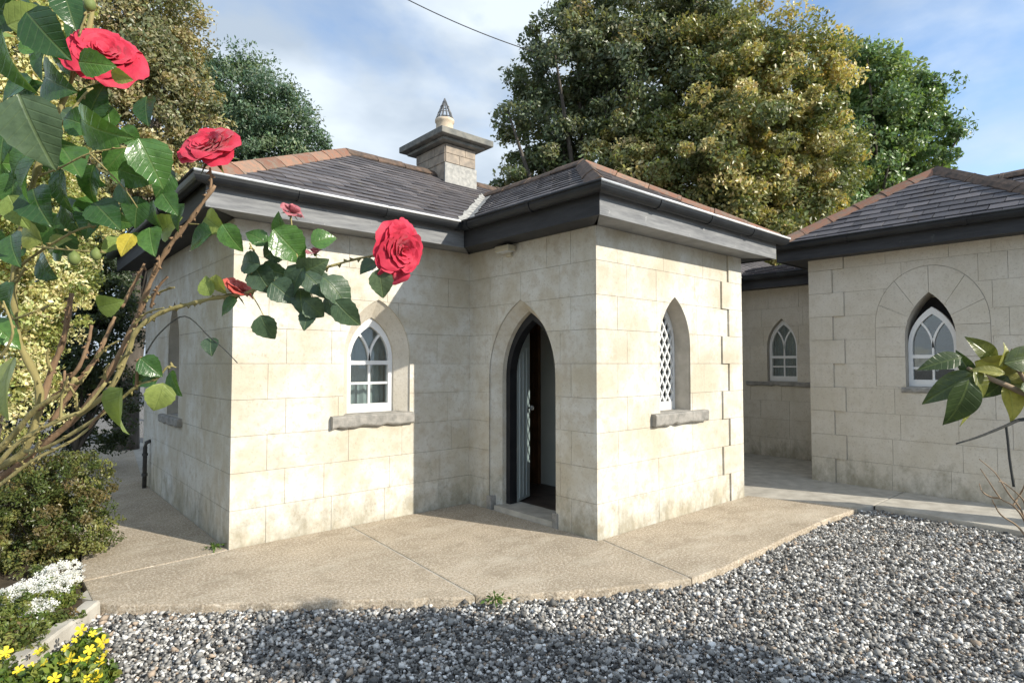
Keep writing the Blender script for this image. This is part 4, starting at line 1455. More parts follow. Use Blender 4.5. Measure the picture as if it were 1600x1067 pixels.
# trees left of the lodge
make_tree('broadleaf_tree', 'olive-brown leafy tree standing behind the rose, beside the roof corner', [
    lobe(225, 70, 11.0, 1.25, 1.2), lobe(200, 180, 11.0, 1.3, 1.2), lobe(260, 170, 11.0, 1.0, 1.2), lobe(150, 60, 11.0, 1.2, 1.3), lobe(150, 260, 11.0, 1.2, 1.2), lobe(230, 290, 11.0, 1.0, 0.9), lobe(250, 30, 11, 0.8, 0.7)],
    560, 130, 0.27, 0.085, 0.5, [(0.162, 0.186, 0.097), (0.244, 0.244, 0.130), (0.389, 0.341, 0.179), (0.518, 0.454, 0.259)], [3, 4, 3, 1.5], 131, 0.2, 0.45)
make_tree('evergreen_tree', 'dark green feathery tree beyond the terracotta roof hip', [
    lobe(390, 165, 15.0, 1.25, 1.3), lobe(360, 130, 15.0, 0.85, 0.7), lobe(440, 195, 15.0, 1.0, 1.0), lobe(475, 230, 15.0, 0.7, 0.6), lobe(340, 220, 15.0, 1.2, 1.3), lobe(420, 260, 15, 1.3, 0.9)],
    420, 125, 0.30, 0.10, 0.38, [(0.086, 0.149, 0.094), (0.133, 0.203, 0.125), (0.203, 0.272, 0.156)], [4, 4, 1.5], 141, 0.22, 0.45)

def shrub(name, label, lobes, nclump, per, crad, lsize, aspect, cols, wts, seed, base, r0=0.03, shell=0.5, cat='shrub', upbias=0.4, nl=12, zmin=0.0):
    t = thing(name, label, cat, base)
    _, c = foliage('foliage', t, lobes, nclump, per, crad, lsize, aspect, cols, wts, seed, shell, upbias, zmin=zmin)
    R = random.Random(seed)
    tops = [tuple(c[R.randrange(len(c))]) for _ in range(nl)]
    o = tree_trunk(t, base, tops, r0, seed, fork=0.18)
    o.name = 'stem'
    return t
def LG(px, py, h, rx, rz=None):
    return (tuple(G(px, py, h)), (rx, rx, rz or rx))
def LB(px, py, d, rx, rz=None):
    return lobe(px, py, d, rx, rz)
# tall variegated shrub, pale cream-yellow, along the left edge
dv = 4.3
pv = P(-10, 640, dv)
shrub('variegated_shrub', 'tall pale yellow variegated shrub behind the rose canes', [
    LB(15, 600, dv, 0.42, 0.5), LB(35, 450, dv, 0.45, 0.5), LB(30, 320, dv, 0.42, 0.45), LB(20, 180, dv, 0.45, 0.5), LB(35, 70, dv, 0.42, 0.4), LB(10, -40, dv, 0.5, 0.4), LB(-70, 380, dv, 0.5, 1.2), LB(-70, 100, dv, 0.5, 0.8), LB(90, 330, dv + 0.5, 0.45, 0.40), LB(80, 190, dv + 0.5, 0.4, 0.35), LB(75, 430, dv + 0.4, 0.35, 0.35), LB(80, 20, dv + 0.3, 0.3, 0.3)],
    1050, 100, 0.10, 0.034, 0.55, [(0.55, 0.53, 0.24), (0.68, 0.65, 0.36), (0.34, 0.37, 0.12), (0.14, 0.18, 0.05)], [4, 3, 3, 2], 151, (pv.x, pv.y, -0.012), 0.04, 0.4)
# dark hedge shrub beyond it
dh = 8.2
ph = P(120, 560, dh)
shrub('hedge_shrub', 'dark green dense shrub at the end of the side path', [
    LB(130, 520, dh, 0.75, 0.9), LB(90, 470, dh, 0.6, 0.6), LB(165, 450, dh + .5, 0.5, 0.6), LB(60, 600, dh, 0.7, 0.9), LB(150, 640, dh + 0.6, 0.55, 0.8), LB(100, 360, dh + .3, 0.6, 0.8), LB(180, 380, dh + 1.0, 0.5, 0.6)],
    620, 100, 0.16, 0.055, 0.5, [(0.04, 0.06, 0.028), (0.06, 0.09, 0.036), (0.10, 0.13, 0.05)], [4, 4, 1.5], 161, (ph.x, ph.y, -0.012), 0.06, 0.5)
# low clipped mound by the path
dm = 4.75
pm = P(55, 860, dm)
shrub('mound_shrub', 'low bushy small-leaved brown-green mound shrub beside the concrete path', [
    LB(60, 790, dm, 0.46, 0.42), LB(120, 830, dm, 0.30, 0.30), LB(10, 840, dm, 0.45, 0.36), LB(120, 750, dm + 0.1, 0.28, 0.22), LB(-30, 780, dm, 0.5, 0.5), LB(60, 880, dm - .2, 0.32, 0.2)],
    620, 105, 0.075, 0.026, 0.5, [(0.085, 0.115, 0.03), (0.13, 0.145, 0.04), (0.17, 0.14, 0.055), (0.22, 0.23, 0.07)], [3, 3, 3, 2], 171, (pm.x, pm.y, -0.012), 0.02, 0.55)

# white flowering edging plant
def white_flowers():
    d = 3.9
    b = G(60, 965)
    t = thing('white_flower_cushion', 'cushion of small white flowers spilling over the kerb', 'flowers', (b.x, b.y, -0.01))
    foliage('foliage', t, [LG(75, 930, 0.04, 0.20, 0.07), LG(20, 950, 0.04, 0.22, 0.08), LG(60, 975, 0.02, 0.12, 0.05)], 160, 60, 0.05, 0.024, 0.5, [(0.10, 0.15, 0.03), (0.17, 0.20, 0.045)], [1, 1], 181, 0.3, zmin=-0.01)
    R = np.random.RandomState(18)
    lob = [LG(95, 893, 0.10, 0.14, 0.06), LG(70, 918, 0.09, 0.17, 0.07), LG(35, 925, 0.09, 0.15, 0.06), LG(5, 940, 0.08, 0.12, 0.05), LG(60, 950, 0.06, 0.11, 0.05), LG(60, 975, 0.04, 0.04, 0.03), LG(112, 905, 0.08, 0.07, 0.05)]
    c, dd = clumps_in(lob, 1100, R, 0.35)
    V, Fc, C_ = [], [], []
    for p, o in zip(c, dd):
        n = Vector((-FW.x * 0.5 + R.normal() * 0.4, -FW.y * 0.5 + R.normal() * 0.4, 0.8)).normalized()
        a = n.orthogonal().normalized(); b_ = n.cross(a)
        r = R.uniform(0.011, 0.018)
        a0 = R.uniform(0, 6)
        for k in range(4):
            q0 = a0 + k * math.pi / 2
            i = len(V)
            u = a * math.cos(q0) + b_ * math.sin(q0); w = a * math.cos(q0 + 1.57) + b_ * math.sin(q0 + 1.57)
            pp = Vector(p)
            V += [pp, pp + u * r + w * r * 0.45 + n * 0.003, pp + u * r - w * r * 0.45 + n * 0.003]
            Fc.append((i, i + 1, i + 2))
            C_ += [(0.75, 0.75, 0.74)] * 3
    me = tri_cloud_mesh('blossom', np.array(V), np.array(Fc), np.array(C_))
    o = put('blossom', me, MAT['petalsmall'], t); o['kind'] = 'stuff'
white_flowers()
def ground_cover():
    b = G(10, 1010)
    t = thing('ground_cover', 'low yellow-green ground cover filling the bed inside the kerb', 'plants', (b.x, b.y, -0.012))
    foliage('foliage', t, [LG(35, 990, 0.03, 0.17, 0.05), LG(-20, 1025, 0.03, 0.22, 0.06), LG(85, 968, 0.02, 0.11, 0.04), LG(-60, 970, 0.06, 0.35, 0.08), LG(0, 1005, 0.03, 0.14, 0.05), LG(-30, 1060, .02, 0.15, 0.05)], 260, 60, 0.05, 0.028, 0.5, [(0.16, 0.20, 0.05), (0.26, 0.28, 0.08), (0.10, 0.13, 0.035), (0.16, 0.12, 0.05)], [3, 2, 2, 1], 185, 0.2, zmin=-0.012)
ground_cover()
def yellow_flowers():
    d = 3.1
    b = G(95, 1062)
    t = thing('yellow_flower_plant', 'low plant with yellow blossoms growing against the kerb in gravel', 'flowers', (b.x, b.y, -0.06))
    foliage('foliage', t, [LG(75, 1050, 0.02, 0.13, 0.07), LG(122, 1025, 0.02, 0.10, 0.07), LG(25, 1062, 0.02, 0.12, 0.07), LG(130, 1065, 0.02, 0.12, 0.07), LG(140, 1000, 0.0, 0.05, 0.05)], 110, 26, 0.05, 0.045, 0.55, [(0.11, 0.17, 0.03), (0.20, 0.25, 0.05), (0.07, 0.11, 0.025)], [3, 2, 2], 191, 0.3, zmin=-0.07)
    R = random.Random(4)
    V, Fc = [], []
    for k in range(5):
        a0 = 2 * math.pi * k / 5
        i = len(V)
        pts = [(0, 0, 0), (0.5, -0.28, 0.15), (0.95, -0.30, 0.22), (1.05, 0, 0.2), (0.95, 0.30, 0.22), (0.5, 0.28, 0.15)]
        V += [(x * math.cos(a0) - y * math.sin(a0), x * math.sin(a0) + y * math.cos(a0), z + 0.02 * k) for x, y, z in pts]
        Fc.append(tuple(range(i, i + 6)))
    me = mesh('blossom', V, Fc); me.materials.append(MAT['yellowpetal'])
    for (px, py, r) in [(127, 984, 9), (160, 1003, 11), (128, 1033, 12), (110, 1028, 9), (150, 1058, 11), (98, 1035, 8), (140, 1015, 8), (60, 1018, 7), (8, 1020, 10), (30, 1047, 8), (155, 1035, 9), (85, 1060, 9), (118, 1000, 6), (145, 990, 6), (103, 1012, 6), (165, 1022, 7), (120, 1050, 7), (135, 1060, 6), (50, 1040, 6), (70, 1035, 6)]:
        c = G(px, py, 0.07 + 0.02 * math.sin(px))
        s = r / FPX * (c - CAM).dot(FW)
        n = (Vector((R.uniform(-.5, .5), R.uniform(-.5, .5), 0.7)) - FW * 0.6).normalized()
        a = n.orthogonal().normalized()
        mm = Matrix((a, n.cross(a), n)).transposed().to_4x4() @ Matrix.Rotation(R.uniform(0, 6), 4, 'Z') @ Matrix.Scale(s, 4)
        mm.translation = c
        o = put('blossom', me, None, t)
        o.matrix_basis = mm
        o.matrix_parent_inverse = t.matrix_basis.inverted()
yellow_flowers()
def weed(px, py, label, n=26, s=0.07, seed=1):
    b = G(px, py)
    t = thing('weed', label, 'weed', (b.x, b.y, b.z - 0.03))
    R = np.random.RandomState(seed)
    pos = np.array([b]) + R.normal(size=(n * 3, 3)) * np.array([s * 0.6, s * 0.6, s * 0.25]) + np.array([0, 0, s * 0.35])
    V, Fi, C_ = leaf_cloud(pos, 0.035, 0.5, np.array([(0.10, 0.17, 0.035)]) * R.uniform(0.6, 1.4, (len(pos), 1)), seed)
    o = put('foliage', tri_cloud_mesh('foliage', V, Fi, C_), MAT['leaf'], t); o['kind'] = 'stuff'
weed(335, 857, 'small green weed at the foot of the lodge corner', 16, 0.06, 3)
weed(775, 940, 'tuft of pale weed in the gravel at the apron joint', 20, 0.055, 5)
weed(735, 782, 'dark weed in the inner corner beside the doorway', 10, 0.05, 6)

# ------------------------------------------------------------------ rose
def leaf_mesh(name, wmax, curl, fold, serr, seed, tip=1.0):
    """unit-length leaf: base at origin, blade along +Y, upper side +Z"""
    R = random.Random(seed)
    N, K = 12, 3
    V, Fc = [], []
    for i in range(N + 1):
        t = i / N
        w = wmax * (math.sin(math.pi * t ** 0.72)) ** 0.85 * (1 - 0.15 * t)
        if i in (0, N):
            w = 0.004
        elif serr:
            w *= 1 + (serr if i % 2 else -serr)
        for j in range(-K, K + 1):
            x = w * j / K
            z = fold * abs(x) - curl * (t - 0.3) ** 2 + 0.02 * math.sin(7 * t + j) * (abs(j) / K)
            V.append((x, t, z))
    m_ = 2 * K + 1
    for i in range(N):
        for j in range(m_ - 1):
            a = i * m_ + j
            Fc.append((a, a + 1, a + m_ + 1, a + m_))
    me = mesh(name, V, Fc)
    me.polygons.foreach_set('use_smooth', [True] * len(me.polygons))
    return me
def leafset(mat, n, wr, **k):
    out = []
    for i in range(n):
        me = leaf_mesh('leaf', wr[i % len(wr)], 0.25 + 0.15 * (i % 3), 0.25 + 0.1 * (i % 2), k.get('serr', 0.035), i)
        me.materials.append(MAT[mat]); out.append(me)
    return out
LS = {'d': leafset('roseleaf', 4, (0.36, 0.41, 0.33, 0.38)), 'g': leafset('roseleaf_grey', 3, (0.36, 0.42, 0.33)), 'p': leafset('roseleaf_pale', 2, (0.36, 0.40)), 'y': leafset('roseleaf_yellow', 1, (0.36,)),
      's': leafset('shrubleaf', 2, (0.20, 0.23), serr=0.0), 't': leafset('shrubleaf_yellow', 2, (0.21, 0.24), serr=0.0)}
LR = random.Random(77)
def put_leaf(parent, px, py, ln, ang, kind='d', d=1.0, tilt=None, roll=None, wid=1.0):
    """leaf centred at a point in space, blade pointing along image angle ang, turned a little away from the viewer"""
    a = math.radians(ang)
    tilt = LR.uniform(-0.45, 0.45) if tilt is None else tilt
    roll = LR.uniform(-0.7, 0.7) if roll is None else roll
    y = (RT * math.cos(a) + UP * math.sin(a)) * math.cos(tilt) + FW * math.sin(tilt)
    n = -FW - y * (-FW).dot(y); n.normalize()
    x = y.cross(n)
    n2 = n * math.cos(roll) + x * math.sin(roll); x2 = y.cross(n2)
    s = ln / FPX * d / max(0.6, math.cos(tilt))
    mm = Matrix((x2, y, n2)).transposed().to_4x4() @ Matrix.Diagonal((s * wid, s, s, 1))
    mm.translation = P(px, py, d) - y * s * 0.5
    me = LR.choice(LS[kind])
    o = put('leaf', me, None, parent)
    o.matrix_basis = mm
    return o

def petal_mesh(seed, open_=0.5):
    R = random.Random(seed)
    N, K = 7, 4
    V, Fc = [], []
    for i in range(N + 1):
        t = i / N
        w = 0.50 * (0.25 + 0.75 * math.sin(math.pi * min(1, t * 0.62 + 0.02)))
        if i == N:
            w *= 0.80
        for j in range(-K, K + 1):
            u = j / K
            x = w * u
            edge = 1 - 0.10 * u * u * t + 0.02 * R.uniform(-1, 1)
            y = t * edge
            z = 0.30 * u * u * w + 0.22 * math.sin(t * 2.2) * 0.5 - open_ * max(0, t - 0.68) ** 1.4 * 1.6 + 0.03 * math.sin(5 * u + seed + 4 * t) * t
            V.append((x, y, z))
    m_ = 2 * K + 1
    for i in range(N):
        for j in range(m_ - 1):
            a = i * m_ + j
            Fc.append((a, a + 1, a + m_ + 1, a + m_))
    me = mesh('petal', V, Fc)
    me.polygons.foreach_set('use_smooth', [True] * len(me.polygons))
    return me
PM = {}
for key in ('petal', 'petal_orange', 'petal_dry'):
    PM[key] = []
    for sd in range(4):
        me = petal_mesh(sd, 0.35 + 0.35 * (sd % 3)); me.materials.append(MAT[key]); PM[key].append(me)
def bloom(parent, c, axis, R_, npet=34, key='petal', seed=0, spread=1.0, squash=1.0):
    """double rose: spiral of cupped petals, tight in the heart, laid open outside"""
    R = random.Random(seed)
    axis = Vector(axis).normalized()
    a = axis.orthogonal().normalized(); b = axis.cross(a)
    base = Vector(c) - axis * R_ * 0.55
    cal = lathe([(0.10, -0.35), (0.22, -0.18), (0.25, 0.0), (0.12, 0.05)], (0, 0, 0), 10)
    V = [base + (a * v[0] + b * v[1] + axis * v[2]) * R_ for v in cal[0]]
    Fc = list(cal[1])
    for k in range(5):
        q_ = 2 * math.pi * k / 5
        u = a * math.cos(q_) + b * math.sin(q_); w = axis.cross(u)
        i = len(V)
        V += [base + (u * 0.18 + w * 0.12) * R_, base + (u * 0.18 - w * 0.12) * R_, base + (u * 0.55 - w * 0.09 - axis * 0.12) * R_, base + (u * 0.95 - axis * 0.38) * R_, base + (u * 0.55 + w * 0.09 - axis * 0.12) * R_]
        Fc.append((i, i + 1, i + 2, i + 3, i + 4))
    bl_ = obj('bloom', V, Fc, MAT['sepal'], parent)
    for i in range(npet):
        f = i / (npet - 1)
        ang = i * 2.39996 + R.uniform(-0.25, 0.25)
        opn = math.radians(6 + 74 * spread * f ** 1.15 + R.uniform(-7, 7))
        ln = R_ * (0.78 + 0.42 * f) * R.uniform(0.9, 1.08)
        rad_ = a * math.cos(ang) + b * math.sin(ang)
        y = axis * math.cos(opn) + rad_ * math.sin(opn)
        n = -(rad_ * math.cos(opn) - axis * math.sin(opn))      # upper side faces the heart
        x = y.cross(n)
        tw = R.uniform(-0.25, 0.25)
        x2 = x * math.cos(tw) + n * math.sin(tw); n2 = x2.cross(y)
        mm = Matrix((x2, y, n2)).transposed().to_4x4() @ Matrix.Diagonal((ln * (0.75 + 0.5 * f), ln, ln, 1))
        mm.translation = base + rad_ * R_ * (0.03 + 0.14 * f)
        put('petal', PM[key][i % 4], None, bl_, mm)
    return bl_

DR = 1.08
rb = P(-190, 1000, 1.15)
rose = thing('rose_bush', 'climbing red rose with thick canes and large glossy leaves arching before the lodge', 'rose bush', (rb.x, rb.y, -0.012))
hub = (-70, 770, 1.16)
def cane(pts, r0, r1, mat='cane', sides=7):
    p3 = smoothline([P(*p) for p in pts], 5)
    n = len(p3)
    R = random.Random(int(r0 * 1e5) + int(pts[0][0]) * 7 + int(pts[0][1]))
    th = []
    for i in range(1, n - 1):
        if r0 < 0.003 or R.random() > 0.55:
            continue
        rr_ = 0.70 * (r0 + (r1 - r0) * i / (n - 1))
        t_ = (p3[i + 1] - p3[i - 1]).normalized()
        o_ = (t_.orthogonal().normalized() * math.cos(R.uniform(0, 6)) + t_.cross(t_.orthogonal().normalized()) * math.sin(R.uniform(0, 6))).normalized()
        b_ = p3[i] + o_ * rr_ * 0.8
        s_ = t_.cross(o_)
        hgt = R.uniform(0.004, 0.008)
        V_ = [b_ + t_ * 0.004, b_ - t_ * 0.004 + s_ * 0.0015, b_ - t_ * 0.004 - s_ * 0.0015, b_ + o_ * hgt - t_ * 0.003]
        th.append((V_, [(0, 1, 3), (1, 2, 3), (2, 0, 3), (0, 2, 1)]))
    return obj('cane', *join(*th, tube(p3, [0.66 * (r0 + (r1 - r0) * i / (n - 1)) * (1 + 0.16 * math.sin(i * 1.9) + 0.12 * math.sin(i * 4.3)) for i in range(n)], sides)), MAT[mat], rose, True)
p0 = Vector((rb.x, rb.y, -0.02))
pr = smoothline([p0, P(-150, 900, 1.15), P(*hub)], 5)
obj('cane', *tube(pr, [0.026 - 0.006 * i / (len(pr) - 1) for i in range(len(pr))], 9), MAT['cane_brown'], rose, True)
cane([hub, (-10, 735, 1.14), (40, 700, 1.12), (62, 612, 1.10), (29, 534, 1.08), (21, 470, 1.06), (29, 383, 1.05), (48, 300, 1.03), (75, 215, 1.02), (110, 130, 1.02), (140, 40, 1.03), (150, -30, 1.04)], 0.012, 0.005)
cane([(40, 700, 1.12), (62, 640, 1.12), (80, 580, 1.12), (98, 534, 1.12), (112, 458, 1.12)], 0.010, 0.007, 'cane_brown')
cane([hub, (0, 745, 1.14), (60, 700, 1.13), (120, 650, 1.12), (164, 593, 1.11), (210, 507, 1.10), (240, 429, 1.09), (266, 383, 1.085), (300, 340, 1.08), (336, 290, 1.08)], 0.011, 0.005, 'cane_brown')
cane([(120, 650, 1.12), (170, 610, 1.10), (200, 550, 1.09), (213, 517, 1.08), (245, 492, 1.08), (285, 478, 1.08), (335, 466, 1.08), (377, 460, 1.08), (420, 445, 1.08), (470, 430, 1.08), (520, 415, 1.08), (570, 402, 1.08), (605, 398, 1.08)], 0.008, 0.0024)
cane([(40, 705, 1.10), (75, 698, 1.08), (157, 649, 1.06), (213, 604, 1.05), (243, 593, 1.05), (262, 573, 1.05), (275, 574, 1.05)], 0.006, 0.002)
cane([(80, 660, 1.13), (120, 600, 1.13), (150, 560, 1.13), (164, 530, 1.13), (180, 495, 1.13)], 0.008, 0.005, 'cane_brown')
cane([(110, 590, 1.10), (125, 570, 1.1), (138, 535, 1.1), (143, 508, 1.1)], 0.006, 0.004, 'cane_brown')
cane([(190, 480, 1.12), (205, 452, 1.12), (226, 412, 1.12)], 0.006, 0.004, 'cane_brown')
cane([(236, 480, 1.08), (240, 465, 1.07), (250, 445, 1.06), (262, 432, 1.06)], 0.004, 0.003, 'cane_brown')
cane([(228, 552, 1.07), (250, 520, 1.06), (289, 494, 1.05), (328, 527, 1.05), (350, 545, 1.05), (371, 567, 1.05)], 0.0022, 0.0012, 'twig_dark')
cane([hub, (-20, 720, 1.12), (20, 680, 1.1), (55, 640, 1.08), (100, 612, 1.07), (118, 590, 1.07)], 0.010, 0.006)
cane([(-90, 780, 1.1), (-20, 740, 1.05), (30, 690, 1.04), (95, 655, 1.04), (130, 640, 1.04), (165, 598, 1.04)], 0.007, 0.004)
cane([(-60, 800, 1.1), (0, 757, 1.06), (50, 720, 1.05), (110, 690, 1.05), (140, 668, 1.05)], 0.006, 0.003)
cane([(26, 420, 1.05), (70, 388, 1.02), (120, 360, 1.0), (150, 353, 1.0)], 0.004, 0.002)
cane([(29, 383, 1.05), (80, 388, 1.0), (125, 392, 0.99), (165, 395, 0.99)], 0.003, 0.0016)
cane([(75, 215, 1.02), (100, 190, 0.98), (130, 150, 0.98), (145, 138, 0.99)], 0.004, 0.002)
cane([(110, 130, 1.02), (120, 70, 1.0), (133, 28, 0.99), (140, 5, 0.99)], 0.004, 0.002)
cane([(326, 306, 1.08), (330, 285, 1.08), (328, 262, 1.075)], 0.0035, 0.003, 'cane_brown')
cane([(400, 452, 1.08), (395, 430, 1.07), (398, 400, 1.06), (390, 380, 1.06)], 0.003, 0.0015)
cane([(470, 430, 1.08), (462, 390, 1.07), (455, 345, 1.07), (456, 330, 1.07)], 0.003, 0.0015)
cane([(393, 460, 1.08), (405, 480, 1.07), (415, 500, 1.07)], 0.0018, 0.001)
cane([(480, 436, 1.08), (487, 460, 1.07), (492, 478, 1.07)], 0.0018, 0.001)
cane([(500, 432, 1.08), (525, 450, 1.07), (543, 478, 1.07)], 0.0018, 0.001)
cane([(585, 405, 1.08), (592, 420, 1.075), (597, 436, 1.07)], 0.0015, 0.001)
cane([(0, 560, 1.0), (20, 520, 0.98), (5, 470, 0.97)], 0.004, 0.002)
cane([(60, 275, 1.0), (95, 262, 0.97), (140, 240, 0.96), (200, 230, 0.97)], 0.003, 0.0015)
cane([(140, 240, 0.96), (190, 290, 0.97), (215, 325, 0.98)], 0.0022, 0.0012)
cane([(295, 350, 1.08), (320, 352, 1.07), (345, 360, 1.06)], 0.0022, 0.0012)

TWR = random.Random(5)
for (x, y, d) in [(98, 534, 1.11), (80, 580, 1.11), (164, 593, 1.1), (210, 507, 1.09), (120, 640, 1.08), (60, 640, 1.08), (140, 668, 1.05), (100, 612, 1.07), (60, 700, 1.08), (95, 655, 1.04), (35, 690, 1.04), (150, 560, 1.12), (185, 575, 1.08), (225, 470, 1.09), (25, 440, 1.05), (240, 429, 1.08), (30, 720, 1.05), (120, 600, 1.1), (213, 604, 1.05), (20, 500, 1.06)]:
    a = math.radians(TWR.uniform(15, 120)); ln = TWR.uniform(25, 70)
    x2, y2 = x + ln * math.cos(a), y - ln * math.sin(a)
    cane([(x, y, d), ((x + x2) / 2 + TWR.uniform(-5, 5), (y + y2) / 2 + TWR.uniform(-5, 5), d - 0.01), (x2, y2, d - TWR.uniform(0, .04))], TWR.uniform(0.003, 0.0055), TWR.uniform(0.0014, 0.003), TWR.choice(['cane', 'cane_brown', 'cane']), 6)
RL = [  # x, y, length, direction of the tip, kind, depth
    (55, 207, 112, -75, 'g', .80), (152, 203, 92, -28, 'd', .92), (118, 190, 55, 160, 'd', .95), (228, 172, 52, -80, 'd', .98), (237, 256, 76, -70, 'd', .97),
    (193, 302, 44, -60, 'd', .98), (264, 318, 46, -50, 'd', 1.0), (213, 332, 50, -100, 'd', 1.0), (165, 335, 66, -40, 'd', .98), (213, 275, 50, -20, 'd', 1.0),
    (72, 55, 90, -50, 'd', .88), (18, 98, 90, -80, 'd', .82), (45, 28, 64, 30, 'p', .90), (22, 140, 66, -150, 'd', .9), (42, 139, 50, 20, 'd', .92),
    (4, 220, 70, -100, 'd', .85), (40, 282, 70, -120, 'd', .9), (60, 322, 70, -60, 'd', .92), (28, 332, 54, -70, 'p', .95), (333, 350, 46, -35, 'p', 1.05),
    (362, 372, 48, -60, 'd', 1.04), (310, 376, 56, 200, 'd', 1.04), (236, 376, 50, -70, 'd', 1.0), (197, 382, 38, -110, 'y', .99), (185, 645, 82, -105, 'p', 1.02),
    (248, 622, 50, -110, 'p', 1.02), (272, 600, 44, -60, 'd', 1.03), (236, 574, 42, -45, 'd', 1.04), (329, 541, 28, -80, 'g', 1.05), (8, 605, 95, -85, 'p', .98),
    (171, 476, 46, 10, 'p', 1.1), (437, 352, 40, 100, 'd', 1.07), (453, 385, 64, -50, 'd', 1.06), (386, 410, 48, 170, 'g', 1.06), (411, 438, 50, -60, 'g', 1.07),
    (461, 440, 56, -120, 'g', 1.07), (443, 457, 48, -40, 'g', 1.07), (489, 418, 54, 20, 'g', 1.07), (497, 446, 58, -45, 'g', 1.07), (529, 458, 66, -50, 'g', 1.06),
    (543, 491, 54, -50, 'g', 1.06), (479, 500, 32, -100, 'g', 1.07), (492, 483, 36, -45, 'g', 1.07), (417, 513, 42, -70, 'g', 1.06), (574, 417, 30, 215, 'g', 1.07),
    (596, 444, 46, -85, 'g', 1.07), (506, 374, 38, 20, 'd', 1.07), (356, 481, 40, 215, 'd', 1.07), (343, 446, 32, -80, 'p', 1.06), (323, 446, 34, 110, 'p', 1.06),
    (400, 370, 40, 150, 'd', 1.07), (425, 395, 42, 200, 'g', 1.07), (470, 470, 44, -80, 'g', 1.08), (515, 478, 40, -70, 'g', 1.08), (430, 425, 46, -20, 'g', 1.08),
    (110, 250, 70, -45, 'd', 1.0), (95, 300, 70, -90, 'd', 1.02), (140, 290, 64, -110, 'd', 1.03), (20, 390, 60, -60, 'd', 1.0), (70, 420, 52, -40, 'd', 1.06),
    (150, 155, 60, 60, 'd', 1.03), (85, 130, 70, -30, 'd', 1.0), (15, 20, 80, -20, 'd', .9), (110, 20, 60, -70, 'd', 1.04), (100, 95, 66, 190, 'd', 1.02), (190, 120, 30, -20, 'p', .98),
    (150, 100, 55, -5, 'd', .95), (60, 180, 60, 40, 'd', 1.05), (180, 250, 50, -130, 'd', 1.05), (130, 330, 55, -150, 'd', 1.05), (255, 290, 44, -120, 'd', 1.04), (280, 340, 46, -110, 'd', 1.06),
    (15, 470, 60, -110, 'd', 1.0), (5, 520, 60, -40, 'd', 1.0), (45, 365, 50, 150, 'p', 1.02), (225, 590, 40, -150, 'd', 1.05), (320, 365, 36, -140, 'd', 1.06), (90, 380, 40, 30, 'p', 1.04), (205, 215, 44, -50, 'd', 1.05), (170, 180, 40, 100, 'd', 1.06),
    (30, 250, 66, -140, 'd', .98), (85, 225, 56, -20, 'd', 1.03), (20, 300, 60, -100, 'd', 1.0), (110, 345, 52, -70, 'd', 1.06), (185, 345, 46, -20, 'd', 1.06), (240, 335, 44, -80, 'd', 1.07), (65, 95, 60, -100, 'd', 1.04)]
for (x, y, ln, an, kd_, d) in RL:
    o = put_leaf(rose, x, y, ln, an, kd_, d, wid=1.15)
    o.matrix_parent_inverse = rose.matrix_basis.inverted()
LX = random.Random(31)
for k in range(50):
    x, y = LX.uniform(-15, 285), LX.uniform(-15, 400)
    if x > 175 and y < 215 or x > 230 and y < 270 or y > 250 and x > 270:
        continue
    o = put_leaf(rose, x, y, LX.uniform(26, 52), LX.uniform(-170, 40), LX.choice('dddddgp'), LX.uniform(1.04, 1.22), tilt=LX.uniform(-.8, .8), roll=LX.uniform(-1.1, 1.1), wid=1.1)
    o.matrix_parent_inverse = rose.matrix_basis.inverted()
# hips and buds
for (x, y, r, d) in ((116, 404, 9, .99), (150, 398, 8, .99), (140, 8, 9, .99)):
    c = P(x, y, d); s = r / FPX * d
    V, Fc = lathe([(0.2 * s, -1.2 * s), (0.8 * s, -0.7 * s), (s, 0), (0.8 * s, 0.7 * s), (0.35 * s, 1.15 * s), (0.1 * s, 1.5 * s)], tuple(c), 12)
    obj('rose_hip', V, Fc, MAT['sepal'], rose, True)
def bl_at(px, py, d, rpx, axis_img, toward, **k):
    a = math.radians(axis_img)
    ax = (RT * math.cos(a) + UP * math.sin(a)) * math.cos(toward) - FW * math.sin(toward)
    return bloom(rose, P(px, py, d), ax, rpx / FPX * d, **k)
bl_at(325, 228, DR, 37, 100, 0.85, npet=58, seed=1, spread=0.80)
bl_at(628, 393, DR, 38, -15, 0.6, npet=52, seed=2, spread=0.98)
bl_at(165, 84, 1.02, 44, 40, 0.8, npet=50, seed=3, spread=0.92)
bl_at(375, 452, 1.085, 21, 50, 0.2, npet=20, key='petal_orange', seed=4, spread=0.7)
bl_at(458, 325, 1.07, 17, 60, 0.2, npet=14, key='petal_dry', seed=5, spread=1.2)
bl_at(493, 391, 1.07, 11, 80, 0.3, npet=10, key='petal_dry', seed=6, spread=0.9)

